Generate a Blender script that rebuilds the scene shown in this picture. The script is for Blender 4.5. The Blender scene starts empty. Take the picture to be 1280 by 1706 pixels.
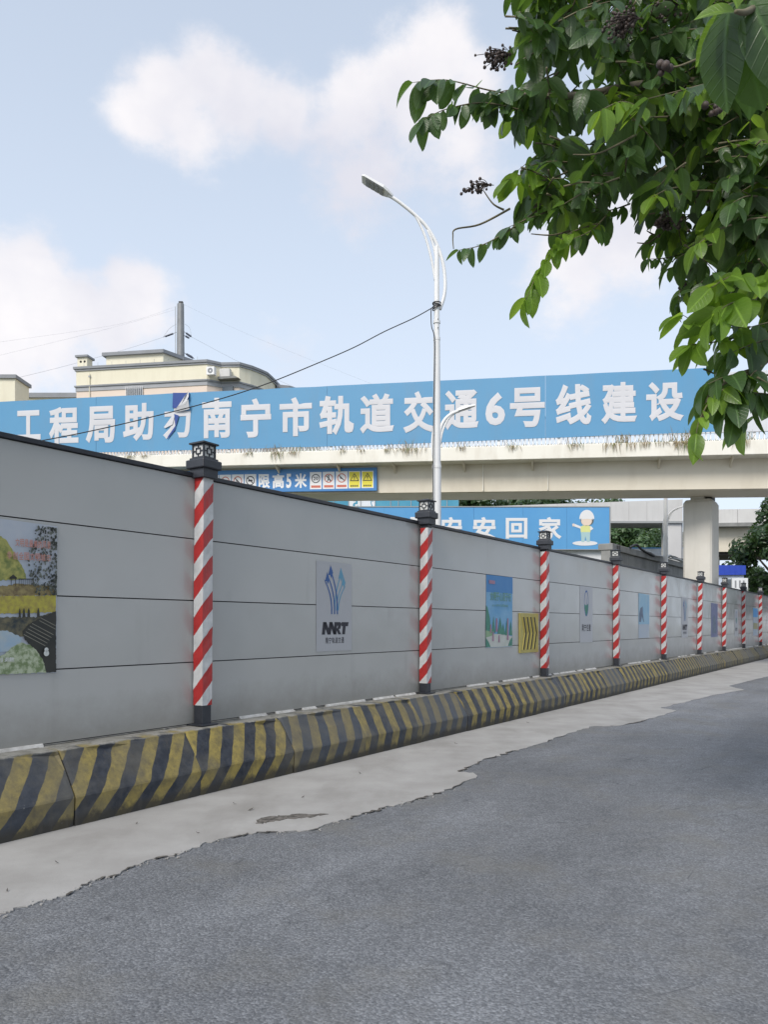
import bpy, bmesh, math, random
from mathutils import Vector, Matrix, noise as mnoise
R = math.radians
random.seed(7)
sc = bpy.context.scene
C = sc.collection

# ------------------------------------------------------------------ camera
F = 1281.0; HOR = 1041.0; EYE = 1.6          # focal length and horizon of the 1280 x 1706 photograph
cam_d = bpy.data.cameras.new('camera'); cam = bpy.data.objects.new('camera', cam_d); C.objects.link(cam)
cam.location = (0, 0, EYE); cam.rotation_euler = (R(90), 0, 0)
cam_d.sensor_fit = 'HORIZONTAL'; cam_d.sensor_width = 36.0; cam_d.lens = F/1280*36
cam_d.shift_y = (HOR-853)/1280; cam_d.clip_start = 0.05; cam_d.clip_end = 3000
sc.camera = cam

# ------------------------------------------------------------------ light
SUN_EL, SUN_AZ = 43.0, 211.0                   # azimuth clockwise from +Y (behind the camera, to its left)
SKY_STRENGTH = 0.115
sd = Vector((math.sin(R(SUN_AZ))*math.cos(R(SUN_EL)), math.cos(R(SUN_AZ))*math.cos(R(SUN_EL)), math.sin(R(SUN_EL))))
sl = bpy.data.lights.new('sun', 'SUN'); sl.energy = 2.1; sl.angle = R(22); sl.color = (1.0, .95, .87)
sun = bpy.data.objects.new('sun', sl); C.objects.link(sun)
sun.rotation_euler = (-sd).to_track_quat('-Z', 'Y').to_euler(); sun.location = (0, 0, 60)
sc.view_settings.view_transform = 'Standard'; sc.view_settings.look = 'None'
sc.view_settings.gamma = 1.0; sc.view_settings.use_curve_mapping = False
sc.view_settings.exposure = 0.45

world = bpy.data.worlds.new('World'); sc.world = world; world.use_nodes = True
wn, wl = world.node_tree.nodes, world.node_tree.links
wn.clear()
def wnode(t, **kw):
    n = wn.new(t)
    for k, v in kw.items(): setattr(n, k, v)
    return n
def wmath(op, a, b=None, clamp=False):
    n = wnode('ShaderNodeMath', operation=op, use_clamp=clamp)
    for i, x in enumerate((a, b)):
        if x is None: continue
        if isinstance(x, (int, float)): n.inputs[i].default_value = x
        else: wl.new(x, n.inputs[i])
    return n.outputs[0]
w_out = wnode('ShaderNodeOutputWorld'); w_bg = wnode('ShaderNodeBackground'); w_bg.inputs['Strength'].default_value = SKY_STRENGTH
sky = wnode('ShaderNodeTexSky', sky_type='NISHITA', sun_disc=False)
sky.sun_elevation = R(SUN_EL); sky.sun_rotation = R(SUN_AZ); sky.air_density = 1.0; sky.dust_density = 2.2; sky.ozone_density = 1.3
tc = wnode('ShaderNodeTexCoord')
def wnoise(scale, detail, rough, off=(0, 0, 0)):
    mp = wnode('ShaderNodeMapping'); mp.inputs['Location'].default_value = off; mp.inputs['Scale'].default_value = (1, 1, 1.35)
    wl.new(tc.outputs['Generated'], mp.inputs['Vector'])
    n = wnode('ShaderNodeTexNoise'); n.inputs['Scale'].default_value = scale; n.inputs['Detail'].default_value = detail
    n.inputs['Roughness'].default_value = rough; wl.new(mp.outputs[0], n.inputs['Vector']); return n.outputs['Fac']
def skydir(px, py): return Vector(((px-640)/F, 1.0, (HOR-py)/F)).normalized()
# banks of cumulus: (x, y, radius, weight)
BANKS = [(345,125,75,1),(285,160,80,1),(235,195,70,.95),(395,170,80,.95),(470,185,80,.8),(330,215,100,.6),
         (735,95,85,1.1),(665,140,90,1.05),(600,165,80,1),(790,140,80,1),(700,190,105,.8),(560,205,80,.6),(640,255,110,.55),(780,240,110,.6),(800,300,120,.5),(600,290,110,.55),
         (55,450,85,1),(20,520,100,1),(110,510,85,1),(225,480,70,1),(185,535,90,.9),(80,580,130,.8),(250,520,75,.8),(20,610,120,.75),
         (1060,400,130,.75),(960,430,130,.65),(1180,420,120,.6),(480,640,80,.3),
         (-260,300,160,1),(-420,180,180,1),(1560,260,180,1),(1800,120,200,1)]
acc = None
for x, y, r, wt in BANKS:
    r *= .9
    vm = wnode('ShaderNodeVectorMath', operation='DISTANCE'); d = skydir(x, y)
    vm.inputs[1].default_value = d; wl.new(tc.outputs['Generated'], vm.inputs[0])
    rad = r/F*d.y
    v = wmath('MULTIPLY', wmath('SUBTRACT', 1.0, wmath('DIVIDE', vm.outputs['Value'], rad*1.25)), wt)
    if acc is None: acc = v
    else:
        n = wnode('ShaderNodeMath', operation='SMOOTH_MAX'); wl.new(acc, n.inputs[0]); wl.new(v, n.inputs[1]); n.inputs[2].default_value = .18; acc = n.outputs[0]
big = wnoise(2.6, 3, .5, (3.1, 1.7, .4)); mid = wnoise(9, 7, .62, (1.3, 4.1, 2.2)); fine = wnoise(30, 6, .6)
elsewhere = wmath('MULTIPLY', wmath('SUBTRACT', big, .60), 3.2)                 # loose cloud over the rest of the sky
acc = wmath('MAXIMUM', acc, elsewhere)
dens = wmath('ADD', acc, wmath('MULTIPLY', wmath('SUBTRACT', mid, .5), 1.35))
dens = wmath('ADD', dens, wmath('MULTIPLY', wmath('SUBTRACT', fine, .5), .35))
mr = wnode('ShaderNodeMapRange', interpolation_type='SMOOTHERSTEP'); mr.inputs['From Min'].default_value = .04; mr.inputs['From Max'].default_value = .72
mr.inputs['To Max'].default_value = .88; wl.new(dens, mr.inputs['Value'])
shade = wnode('ShaderNodeMapRange'); shade.inputs['From Min'].default_value = .30; shade.inputs['From Max'].default_value = .72
sh_n = wnoise(5.5, 5, .55, (1.3, 4.1, 2.32)); wl.new(sh_n, shade.inputs['Value'])
ccol = wnode('ShaderNodeMix', data_type='RGBA'); k = 1/SKY_STRENGTH
ccol.inputs['A'].default_value = (.58*k, .575*k, .63*k, 1); ccol.inputs['B'].default_value = (.81*k, .775*k, .765*k, 1)
wl.new(shade.outputs[0], ccol.inputs['Factor'])
# thin milky veil that the whole humid sky has, more of it towards the horizon
sep = wnode('ShaderNodeSeparateXYZ'); wl.new(tc.outputs['Generated'], sep.inputs[0])
vr = wnode('ShaderNodeMapRange', interpolation_type='SMOOTHSTEP'); vr.inputs['From Min'].default_value = 0; vr.inputs['From Max'].default_value = .75
vr.inputs['To Min'].default_value = .90; vr.inputs['To Max'].default_value = .56; wl.new(sep.outputs['Z'], vr.inputs['Value'])
veil = wnode('ShaderNodeMix', data_type='RGBA'); veil.inputs['B'].default_value = (.625*k, .70*k, .805*k, 1)
wl.new(vr.outputs[0], veil.inputs['Factor']); wl.new(sky.outputs[0], veil.inputs['A'])
fin = wnode('ShaderNodeMix', data_type='RGBA')
wl.new(mr.outputs[0], fin.inputs['Factor']); wl.new(veil.outputs['Result'], fin.inputs['A']); wl.new(ccol.outputs['Result'], fin.inputs['B'])
wl.new(fin.outputs['Result'], w_bg.inputs['Color']); wl.new(w_bg.outputs[0], w_out.inputs['Surface'])

# ------------------------------------------------------------------ materials
def mat(name, c1, c2=None, scale=4.0, rough=.6, bump=0.0, bscale=40.0, detail=6, metallic=0.0, spec=.5, stretch=(1, 1, 1), dirt=None, dirt_amt=.5, dirt_scale=3, dirt_stretch=(1, 1, 1), bdist=.01, lo=.35, hi=.65):
    m = bpy.data.materials.new(name); m.use_nodes = True
    nt = m.node_tree; N, L = nt.nodes, nt.links; b = N['Principled BSDF']
    b.inputs['Roughness'].default_value = rough; b.inputs['Metallic'].default_value = metallic
    b.inputs['Specular IOR Level'].default_value = spec
    b.inputs['Base Color'].default_value = (*c1, 1)
    tcn = N.new('ShaderNodeTexCoord')
    def nz(sc_, st, det=detail):
        mp = N.new('ShaderNodeMapping'); mp.inputs['Scale'].default_value = st; L.new(tcn.outputs['Object'], mp.inputs[0])
        n = N.new('ShaderNodeTexNoise'); n.inputs['Scale'].default_value = sc_; n.inputs['Detail'].default_value = det; n.inputs['Roughness'].default_value = .6
        L.new(mp.outputs[0], n.inputs['Vector']); return n.outputs['Fac']
    col = None
    if c2 is not None:
        mrn = N.new('ShaderNodeMapRange'); mrn.inputs['From Min'].default_value = lo; mrn.inputs['From Max'].default_value = hi; L.new(nz(scale, stretch), mrn.inputs['Value'])
        mx = N.new('ShaderNodeMix'); mx.data_type = 'RGBA'; mx.inputs['A'].default_value = (*c1, 1); mx.inputs['B'].default_value = (*c2, 1)
        L.new(mrn.outputs[0], mx.inputs['Factor']); col = mx.outputs['Result']
    if dirt is not None:
        mrn = N.new('ShaderNodeMapRange'); mrn.inputs['From Min'].default_value = .5; mrn.inputs['From Max'].default_value = .75; mrn.inputs['To Max'].default_value = dirt_amt
        L.new(nz(dirt_scale, dirt_stretch, 8), mrn.inputs['Value'])
        mx = N.new('ShaderNodeMix'); mx.data_type = 'RGBA'; mx.inputs['A'].default_value = (*c1, 1); mx.inputs['B'].default_value = (*dirt, 1)
        if col: L.new(col, mx.inputs['A'])
        L.new(mrn.outputs[0], mx.inputs['Factor']); col = mx.outputs['Result']
    if col: L.new(col, b.inputs['Base Color'])
    if bump:
        bn = N.new('ShaderNodeBump'); bn.inputs['Strength'].default_value = bump; bn.inputs['Distance'].default_value = bdist
        L.new(nz(bscale, (1, 1, 1)), bn.inputs['Height']); L.new(bn.outputs[0], b.inputs['Normal'])
    return m

def nodes_of(m): return m.node_tree.nodes, m.node_tree.links, m.node_tree.nodes['Principled BSDF']
def mnode(N, L, t, ins=(), **kw):
    n = N.new(t)
    for a, v in kw.items(): setattr(n, a, v)
    for i, x in enumerate(ins):
        if x is None: continue
        if isinstance(x, (int, float, tuple)): n.inputs[i].default_value = x
        else: L.new(x, n.inputs[i])
    return n
def mmath(N, L, op, a, b=None, clamp=False): return mnode(N, L, 'ShaderNodeMath', (a, b), operation=op, use_clamp=clamp).outputs[0]
def mmix(N, L, f, a, b):
    n = N.new('ShaderNodeMix'); n.data_type = 'RGBA'
    for nm, x in (('Factor', f), ('A', a), ('B', b)):
        if isinstance(x, (int, float)): n.inputs[nm].default_value = x
        elif isinstance(x, tuple): n.inputs[nm].default_value = (*x, 1) if len(x) == 3 else x
        else: L.new(x, n.inputs[nm])
    return n.outputs['Result']
def mrange(N, L, v, a, b, c=0., d=1., smooth=False):
    n = N.new('ShaderNodeMapRange'); n.inputs['From Min'].default_value = a; n.inputs['From Max'].default_value = b; n.inputs['To Min'].default_value = c; n.inputs['To Max'].default_value = d
    if smooth: n.interpolation_type = 'SMOOTHSTEP'
    L.new(v, n.inputs['Value']); return n.outputs[0]
def mnoise_(N, L, vec, scale, detail=6, rough=.6):
    n = N.new('ShaderNodeTexNoise'); n.inputs['Scale'].default_value = scale; n.inputs['Detail'].default_value = detail; n.inputs['Roughness'].default_value = rough
    L.new(vec, n.inputs['Vector']); return n.outputs['Fac']

# asphalt: crushed stone in bitumen, worn lighter in patches, with scuffs
def asphalt():
    m = mat('asphalt', (.1, .1, .11), rough=.82, spec=.35); N, L, b = nodes_of(m)
    v = N.new('ShaderNodeTexCoord').outputs['Object']
    vo = N.new('ShaderNodeTexVoronoi'); vo.inputs['Scale'].default_value = 78; L.new(v, vo.inputs['Vector'])
    cellv = mnode(N, L, 'ShaderNodeSeparateColor', (vo.outputs['Color'],)).outputs[0]
    n1 = mnoise_(N, L, v, 60, 6, .7); n2 = mnoise_(N, L, v, .45, 6, .6); n3 = mnoise_(N, L, v, 7, 6, .65)
    stone = mmix(N, L, mrange(N, L, cellv, .25, 1.0), (.098, .103, .113), (.262, .271, .288))
    g = mrange(N, L, n1, .3, .7, .62, 1.34)
    c = mmix(N, L, .5, stone, (.170, .177, .191))
    mp0 = N.new('ShaderNodeMapping'); mp0.inputs['Rotation'].default_value = (0, 0, R(-55.8)); L.new(v, mp0.inputs[0]); mpt = N.new('ShaderNodeMapping'); mpt.inputs['Scale'].default_value = (.10, 1.0, 1); L.new(mp0.outputs[0], mpt.inputs[0])
    track = mnoise_(N, L, mpt.outputs[0], .9, 5, .55)
    patch = mmath(N, L, 'MULTIPLY', mrange(N, L, n2, .3, .7, .80, 1.18), mrange(N, L, track, .35, .68, .84, 1.16))
    f = mmath(N, L, 'MULTIPLY', mmath(N, L, 'MULTIPLY', g, patch), mrange(N, L, n3, .3, .7, .88, 1.12))
    mul = N.new('ShaderNodeMix'); mul.data_type = 'RGBA'; mul.blend_type = 'MULTIPLY'; mul.inputs['Factor'].default_value = 1
    L.new(c, mul.inputs['A']); cc = mnode(N, L, 'ShaderNodeCombineColor', (f, f, f)); L.new(cc.outputs[0], mul.inputs['B'])
    # brownish and blue stones
    hue = mmix(N, L, mrange(N, L, mnoise_(N, L, v, 1.1, 4), .50, .7, 0, .5), mul.outputs['Result'], (.165, .158, .14))
    # curved scuffs
    mpr = N.new('ShaderNodeMapping'); mpr.inputs['Rotation'].default_value = (0, 0, R(-40)); L.new(v, mpr.inputs[0]); mp = N.new('ShaderNodeMapping'); mp.inputs['Scale'].default_value = (.8, 2.6, 1); L.new(mpr.outputs[0], mp.inputs[0])
    sn = mnoise_(N, L, mp.outputs[0], 1.1, 2, .4)
    line = mmath(N, L, 'ABSOLUTE', mmath(N, L, 'SUBTRACT', sn, .5))
    lm = mmath(N, L, 'MULTIPLY', mrange(N, L, line, .0, .010, .8, 0), mrange(N, L, mnoise_(N, L, v, 1.6, 5, .7), .50, .62, 0, 1))
    hue2 = mmix(N, L, lm, hue, (.07, .073, .08))
    L.new(hue2, b.inputs['Base Color'])
    bn = N.new('ShaderNodeBump'); bn.inputs['Strength'].default_value = .75; bn.inputs['Distance'].default_value = .006
    L.new(mmath(N, L, 'ADD', mmath(N, L, 'MULTIPLY', vo.outputs['Distance'], -1.0), n1), bn.inputs['Height']); L.new(bn.outputs[0], b.inputs['Normal'])
    return m
def stripes_barrier():
    m = mat('barrier_paint', (.3, .3, .3), rough=.75, spec=.3); N, L, b = nodes_of(m)
    v = N.new('ShaderNodeTexCoord').outputs['Object']; s = mnode(N, L, 'ShaderNodeSeparateXYZ', (v,))
    def at(n_): return mnode(N, L, 'ShaderNodeAttribute', attribute_type='OBJECT', attribute_name=n_).outputs['Fac']
    ofs = mnode(N, L, 'ShaderNodeCombineXYZ', (mmath(N, L, 'MULTIPLY', at('phase'), 37.0), 0., 0.))
    vv = mnode(N, L, 'ShaderNodeVectorMath', (v, ofs.outputs[0]), operation='ADD').outputs[0]
    wob = mmath(N, L, 'MULTIPLY', mmath(N, L, 'SUBTRACT', mnoise_(N, L, vv, 5, 4), .5), .05)
    q = mmath(N, L, 'ADD', mmath(N, L, 'SUBTRACT', s.outputs[0], mmath(N, L, 'MULTIPLY', s.outputs[2], at('slant'))), wob)
    fr = mmath(N, L, 'FRACT', mmath(N, L, 'ADD', mmath(N, L, 'DIVIDE', q, .315), mmath(N, L, 'ADD', at('phase'), 10.)))
    st = mrange(N, L, mmath(N, L, 'ABSOLUTE', mmath(N, L, 'SUBTRACT', fr, .5)), .24, .26)
    fade = at('fade')
    n1 = mnoise_(N, L, vv, 9, 9, .7); n2 = mnoise_(N, L, vv, 2.2, 6, .6)
    yel = mmix(N, L, mrange(N, L, n1, .38, .66), (.34, .265, .075), (.145, .118, .055))
    yel = mmix(N, L, fade, yel, (.135, .125, .105))
    blk = mmix(N, L, mrange(N, L, n1, .4, .7), (.022, .026, .036), (.060, .066, .080))
    blk = mmix(N, L, mmath(N, L, 'MULTIPLY', fade, .8), blk, (.10, .112, .13))
    col = mmix(N, L, st, yel, blk)
    worn = mmath(N, L, 'MULTIPLY', mrange(N, L, n2, .45, .7), .6)
    col = mmix(N, L, worn, col, (.135, .125, .10))
    # bare concrete top, splashed mud along the foot, scratched paint
    col = mmix(N, L, mrange(N, L, mmath(N, L, 'ADD', s.outputs[2], mmath(N, L, 'MULTIPLY', n1, .03)), .588, .6), col, mmix(N, L, mrange(N, L, n1, .35, .65), (.21, .20, .175), (.33, .32, .29)))
    col = mmix(N, L, mrange(N, L, mmath(N, L, 'SUBTRACT', s.outputs[2], mmath(N, L, 'MULTIPLY', n1, .16)), -.03, .03, .85, 0), col, (.045, .042, .036))
    mp = N.new('ShaderNodeMapping'); mp.inputs['Scale'].default_value = (1, 1, .14); L.new(vv, mp.inputs[0])
    col = mmix(N, L, mrange(N, L, mnoise_(N, L, mp.outputs[0], 22, 5, .6), .56, .72, 0, .45), col, (.09, .083, .07))
    col = mmix(N, L, mrange(N, L, mnoise_(N, L, vv, 28, 8, .75), .66, .72, 0, .8), col, (.34, .33, .30))
    L.new(col, b.inputs['Base Color'])
    bn = N.new('ShaderNodeBump'); bn.inputs['Strength'].default_value = .35; bn.inputs['Distance'].default_value = .006
    L.new(mmath(N, L, 'ADD', n1, mnoise_(N, L, vv, 60, 6)), bn.inputs['Height']); L.new(bn.outputs[0], b.inputs['Normal'])
    return m
def tape():
    m = mat('hazard_tape', (.5, .5, .5), rough=.32, spec=.5); N, L, b = nodes_of(m)
    v = N.new('ShaderNodeTexCoord').outputs['Object']; s = mnode(N, L, 'ShaderNodeSeparateXYZ', (v,))
    ph = mnode(N, L, 'ShaderNodeAttribute', attribute_type='OBJECT', attribute_name='phase').outputs['Fac']
    n = mnoise_(N, L, v, 12, 3)
    q = mmath(N, L, 'SUBTRACT', s.outputs[2], mmath(N, L, 'MULTIPLY', mmath(N, L, 'SUBTRACT', s.outputs[0], s.outputs[1]), 1.05))
    q = mmath(N, L, 'ADD', q, mmath(N, L, 'MULTIPLY', n, .03))
    fr = mmath(N, L, 'FRACT', mmath(N, L, 'ADD', mmath(N, L, 'DIVIDE', q, .36), mmath(N, L, 'ADD', ph, 10.)))
    st = mrange(N, L, mmath(N, L, 'ABSOLUTE', mmath(N, L, 'SUBTRACT', fr, .5)), .255, .265)
    red = mmix(N, L, mrange(N, L, n, .3, .7), (.43, .032, .030), (.34, .024, .024)); wh = mmix(N, L, mrange(N, L, mnoise_(N, L, v, 7, 6), .35, .7), (.60, .605, .61), (.43, .44, .445))
    L.new(mmix(N, L, st, red, wh), b.inputs['Base Color'])
    mp = N.new('ShaderNodeMapping'); mp.inputs['Scale'].default_value = (1, 1, .22); L.new(v, mp.inputs[0])
    bn = N.new('ShaderNodeBump'); bn.inputs['Strength'].default_value = .7; bn.inputs['Distance'].default_value = .012
    L.new(mnoise_(N, L, mp.outputs[0], 26, 4), bn.inputs['Height']); L.new(bn.outputs[0], b.inputs['Normal'])
    return m
def steel():
    m = mat('hoarding_steel', (.42, .42, .41), rough=.24, spec=.55); N, L, b = nodes_of(m)
    v = N.new('ShaderNodeTexCoord').outputs['Object']; oi = N.new('ShaderNodeObjectInfo').outputs['Random']
    ofs = mnode(N, L, 'ShaderNodeCombineXYZ', (mmath(N, L, 'MULTIPLY', oi, 53.0), 0., mmath(N, L, 'MULTIPLY', oi, 17.0)))
    vv = mnode(N, L, 'ShaderNodeVectorMath', (v, ofs.outputs[0]), operation='ADD').outputs[0]
    low = mnode(N, L, 'ShaderNodeAttribute', attribute_type='OBJECT', attribute_name='low').outputs['Fac']
    c = mmix(N, L, oi, (.395, .40, .392), (.435, .435, .422))
    c = mmix(N, L, mrange(N, L, mnoise_(N, L, vv, .8, 5), .35, .7, 0, .6), c, (.455, .452, .44))
    mp = N.new('ShaderNodeMapping'); mp.inputs['Scale'].default_value = (1.2, 1, .10); L.new(vv, mp.inputs[0])
    st = mnoise_(N, L, mp.outputs[0], 4, 5, .55)
    c = mmix(N, L, mmath(N, L, 'MULTIPLY', mrange(N, L, st, .56, .76, 0, .5), mrange(N, L, mnoise_(N, L, vv, 1.1, 3), .5, .66)), c, (.28, .275, .26))
    sz = mnode(N, L, 'ShaderNodeSeparateXYZ', (v,)).outputs[2]
    mud = mmath(N, L, 'MULTIPLY', low, mrange(N, L, mmath(N, L, 'ADD', sz, mmath(N, L, 'MULTIPLY', mnoise_(N, L, vv, 3, 8, .7), -.55)), -.24, .12, .6, 0))
    c = mmix(N, L, mud, c, (.25, .235, .205))
    mp2 = N.new('ShaderNodeMapping'); mp2.inputs['Rotation'].default_value = (0, R(35), 0); mp2.inputs['Scale'].default_value = (1.6, 1, .55); L.new(vv, mp2.inputs[0])
    sc_ = mmath(N, L, 'MULTIPLY', mrange(N, L, mnoise_(N, L, mp2.outputs[0], 13, 5, .6), .68, .74, 0, .6), mmath(N, L, 'ADD', .35, mmath(N, L, 'MULTIPLY', low, .65)))
    c = mmix(N, L, sc_, c, (.17, .17, .165))
    L.new(c, b.inputs['Base Color'])
    L.new(mrange(N, L, mnoise_(N, L, vv, 1.7, 4), .35, .7, .13, .27), b.inputs['Roughness'])
    bn = N.new('ShaderNodeBump'); bn.inputs['Strength'].default_value = .22; bn.inputs['Distance'].default_value = .04
    L.new(mmath(N, L, 'ADD', mnoise_(N, L, vv, 1.3, 2, .4), mmath(N, L, 'MULTIPLY', mnoise_(N, L, vv, 5, 2, .4), .12)), bn.inputs['Height']); L.new(bn.outputs[0], b.inputs['Normal'])
    return m
def leaf_mat(name, top1, top2, under, trans, tfac):
    m = mat(name, top1, rough=.36, spec=.5); N, L, b = nodes_of(m)
    geo = N.new('ShaderNodeNewGeometry'); v = geo.outputs['Position']
    tc_ = mnode(N, L, 'ShaderNodeTexCoord').outputs['Object']
    n = mnoise_(N, L, v, 5.5, 3); n2 = mnoise_(N, L, v, 40, 4)
    oi = mnode(N, L, 'ShaderNodeObjectInfo').outputs['Random']
    c = mmix(N, L, mrange(N, L, n, .35, .65), top1, top2)
    c = mmix(N, L, mrange(N, L, n2, .45, .75, 0, .35), c, tuple(x*.55 for x in top1))
    c = mmix(N, L, geo.outputs['Backfacing'], c, under)
    at = lambda nm: mnode(N, L, 'ShaderNodeAttribute', attribute_name=nm).outputs['Fac']
    lx, ly = at('lx'), at('ly')
    tint = mmath(N, L, 'FRACT', mmath(N, L, 'ADD', at('tint'), oi))
    c = mmix(N, L, mrange(N, L, tint, 0, 1, .0, .55), c, tuple(x*.5 for x in top1))
    c = mmix(N, L, mrange(N, L, tint, .86, .95, 0, .55), c, tuple(min(1, x*1.7+.012) for x in top2))
    rib = mrange(N, L, ly, 0, .028, 1, 0)
    vf = mmath(N, L, 'ABSOLUTE', mmath(N, L, 'SUBTRACT', mmath(N, L, 'FRACT', mmath(N, L, 'MULTIPLY', mmath(N, L, 'SUBTRACT', lx, mmath(N, L, 'MULTIPLY', ly, .9)), 8.5)), .5))
    vein = mrange(N, L, vf, 0, .10, 1, 0)
    if name != 'far_leaf':
        c = mmix(N, L, mmath(N, L, 'MAXIMUM', mmath(N, L, 'MULTIPLY', rib, .65), mmath(N, L, 'MULTIPLY', vein, .10)), c, tuple(min(1, x*1.9+.02) for x in top2))
        bn = N.new('ShaderNodeBump'); bn.inputs['Strength'].default_value = .3; bn.inputs['Distance'].default_value = .004; L.new(mmath(N, L, 'ADD', mmath(N, L, 'MAXIMUM', rib, vein), mmath(N, L, 'MULTIPLY', n2, 1.2)), bn.inputs['Height']); L.new(bn.outputs[0], b.inputs['Normal'])
    L.new(c, b.inputs['Base Color'])
    t = mnode(N, L, 'ShaderNodeBsdfTranslucent'); t.inputs['Color'].default_value = (*trans, 1)
    ms = N.new('ShaderNodeMixShader'); ms.inputs[0].default_value = tfac; L.new(b.outputs[0], ms.inputs[1]); L.new(t.outputs[0], ms.inputs[2])
    L.new(ms.outputs[0], N['Material Output'].inputs['Surface'])
    return m
MT = {}
MT['asphalt'] = asphalt(); MT['barrier'] = stripes_barrier(); MT['tape'] = tape()
MT['leaf'] = leaf_mat('leaf', (.034, .070, .026), (.062, .122, .034), (.090, .140, .062), (.16, .30, .035), .34)
MT['leaf_young'] = leaf_mat('young_leaf', (.10, .19, .026), (.16, .27, .032), (.15, .22, .06), (.36, .56, .05), .45)
MT['leaf_far'] = leaf_mat('far_leaf', (.030, .066, .024), (.055, .105, .035), (.06, .10, .04), (.12, .22, .04), .25)
MT['bark'] = mat('bark', (.13, .105, .08), (.22, .19, .155), 9, .9, .6, 25, stretch=(1, 1, .25))
MT['twig'] = mat('twig', (.10, .085, .05), (.17, .15, .09), 12, .8)
MT['fruit'] = mat('fruit', (.035, .026, .024), (.075, .05, .04), 30, .6)
MT['concrete'] = mat('concrete', (.29, .28, .27), (.36, .352, .342), 1.6, .85, .35, 45, dirt=(.20, .19, .175), dirt_amt=.6, dirt_scale=.9, dirt_stretch=(1.5, .6, 1), bdist=.004)
MT['rubble'] = mat('rubble', (.05, .045, .04), (.17, .155, .14), 26, .95, .8, 30)
MT['ground'] = mat('ground', (.15, .14, .11), (.10, .12, .06), .08, .95)
MT['steel'] = steel()
MT['seam'] = mat('dark_seam', (.05, .05, .052), rough=.6)
MT['black'] = mat('black_metal', (.022, .025, .033), (.034, .037, .046), 8, .45, .1, 30)
MT['lantern_glass'] = mat('lantern_glass', (.62, .62, .60), rough=.25)
MT['mortar'] = mat('mortar', (.66, .64, .61), (.42, .40, .37), 9, .9, .5, 40)
MT['white_metal'] = mat('white_metal', (.78, .78, .78), (.72, .72, .72), 2, .38, spec=.5)
MT['lens'] = mat('lamp_lens', (.30, .31, .32), rough=.2)
MT['grey_metal'] = mat('grey_metal', (.33, .34, .34), rough=.45)
MT['wire_grey'] = mat('wire_grey', (.35, .36, .38), rough=.6)
MT['cable'] = mat('cable', (.02, .021, .024), rough=.6)
MT['cream_steel'] = mat('cream_steel', (.66, .60, .49), (.70, .645, .54), .5, .55, dirt=(.45, .39, .30), dirt_amt=.38, dirt_scale=1.1, dirt_stretch=(.9, .9, .28))
MT['fascia'] = mat('fascia', (.79, .765, .695), (.745, .715, .635), .5, .55, dirt=(.46, .40, .31), dirt_amt=.42, dirt_scale=2.2, dirt_stretch=(.8, .8, .22))
MT['pier'] = mat('pier_concrete', (.64, .615, .565), (.58, .555, .505), .8, .75, .15, 20, dirt=(.38, .36, .32), dirt_amt=.35, dirt_scale=1.4, dirt_stretch=(2, 2, .25))
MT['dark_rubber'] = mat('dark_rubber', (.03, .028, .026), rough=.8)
MT['banner'] = mat('banner_blue', (.085, .27, .475), (.10, .29, .49), .25, .5, .1, 2.5, dirt=(.13, .26, .40), dirt_amt=.5, dirt_scale=1.2, dirt_stretch=(1, 1, .3))
MT['banner_white'] = mat('banner_letter', (.61, .61, .64), (.56, .56, .59), .6, .55)
MT['banner_grey'] = mat('banner_pale', (.62, .64, .68), (.56, .58, .62), .8, .6)
MT['deep_blue'] = mat('deep_blue', (.02, .06, .26), rough=.6)
MT['sign_blue'] = mat('sign_blue', (.045, .19, .47), (.06, .215, .49), .8, .4)
MT['sign_blue2'] = mat('gate_sign_blue', (.10, .33, .64), (.12, .36, .66), .4, .45)
MT['sign_white'] = mat('sign_white', (.76, .76, .77), rough=.5)
MT['ink'] = mat('ink', (.025, .025, .035), rough=.6)
MT['ink_red'] = mat('ink_red', (.55, .15, .10), rough=.6)
MT['ink_yellow'] = mat('ink_yellow', (.75, .66, .07), rough=.6)
MT['navy'] = mat('navy', (.012, .035, .13), rough=.5)
MT['mid_blue'] = mat('logo_blue', (.03, .10, .30), rough=.5)
MT['teal_blue'] = mat('logo_teal', (.11, .30, .44), rough=.5)
MT['sticker'] = mat('sticker', (.405, .410, .432), rough=.4)
MT['weed'] = mat('weed', (.20, .15, .08), (.28, .22, .12), 6, .9)
MT['weed_green'] = mat('weed_green', (.10, .14, .04), (.15, .17, .06), 6, .9)
MT['glass_teal'] = mat('teal_glass', (.06, .27, .40), (.10, .34, .46), .4, .15)
MT['clad'] = mat('cladding', (.60, .59, .575), (.55, .54, .525), .6, .5, dirt=(.38, .37, .35), dirt_amt=.3, dirt_scale=1.3, dirt_stretch=(2, 2, .2))
MT['clad_white'] = mat('white_wall', (.74, .76, .78), (.68, .70, .72), .7, .6, dirt=(.45, .44, .42), dirt_amt=.3, dirt_scale=1.1, dirt_stretch=(2, 2, .25))
MT['old_concrete'] = mat('old_concrete', (.28, .28, .27), (.21, .21, .205), 1.3, .9, .4, 18, dirt=(.11, .11, .105), dirt_amt=.6, dirt_scale=1.3, dirt_stretch=(1.5, 1.5, .3))
MT['cream_wall'] = mat('cream_wall', (.76, .715, .57), (.73, .685, .54), .25, .8, dirt=(.52, .46, .34), dirt_amt=.28, dirt_scale=.5, dirt_stretch=(2, 2, .3))
MT['pink_wall'] = mat('pink_wall', (.74, .62, .53), (.70, .585, .50), .3, .8)
MT['grey_trim'] = mat('grey_trim', (.27, .28, .30), (.235, .245, .26), .8, .8)
MT['grey_trim2'] = mat('light_trim', (.37, .38, .40), (.33, .34, .36), .8, .8)
MT['pane'] = mat('window_pane', (.10, .12, .14), rough=.12)
MT['bars'] = mat('window_bars', (.30, .30, .30), rough=.5)
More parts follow.
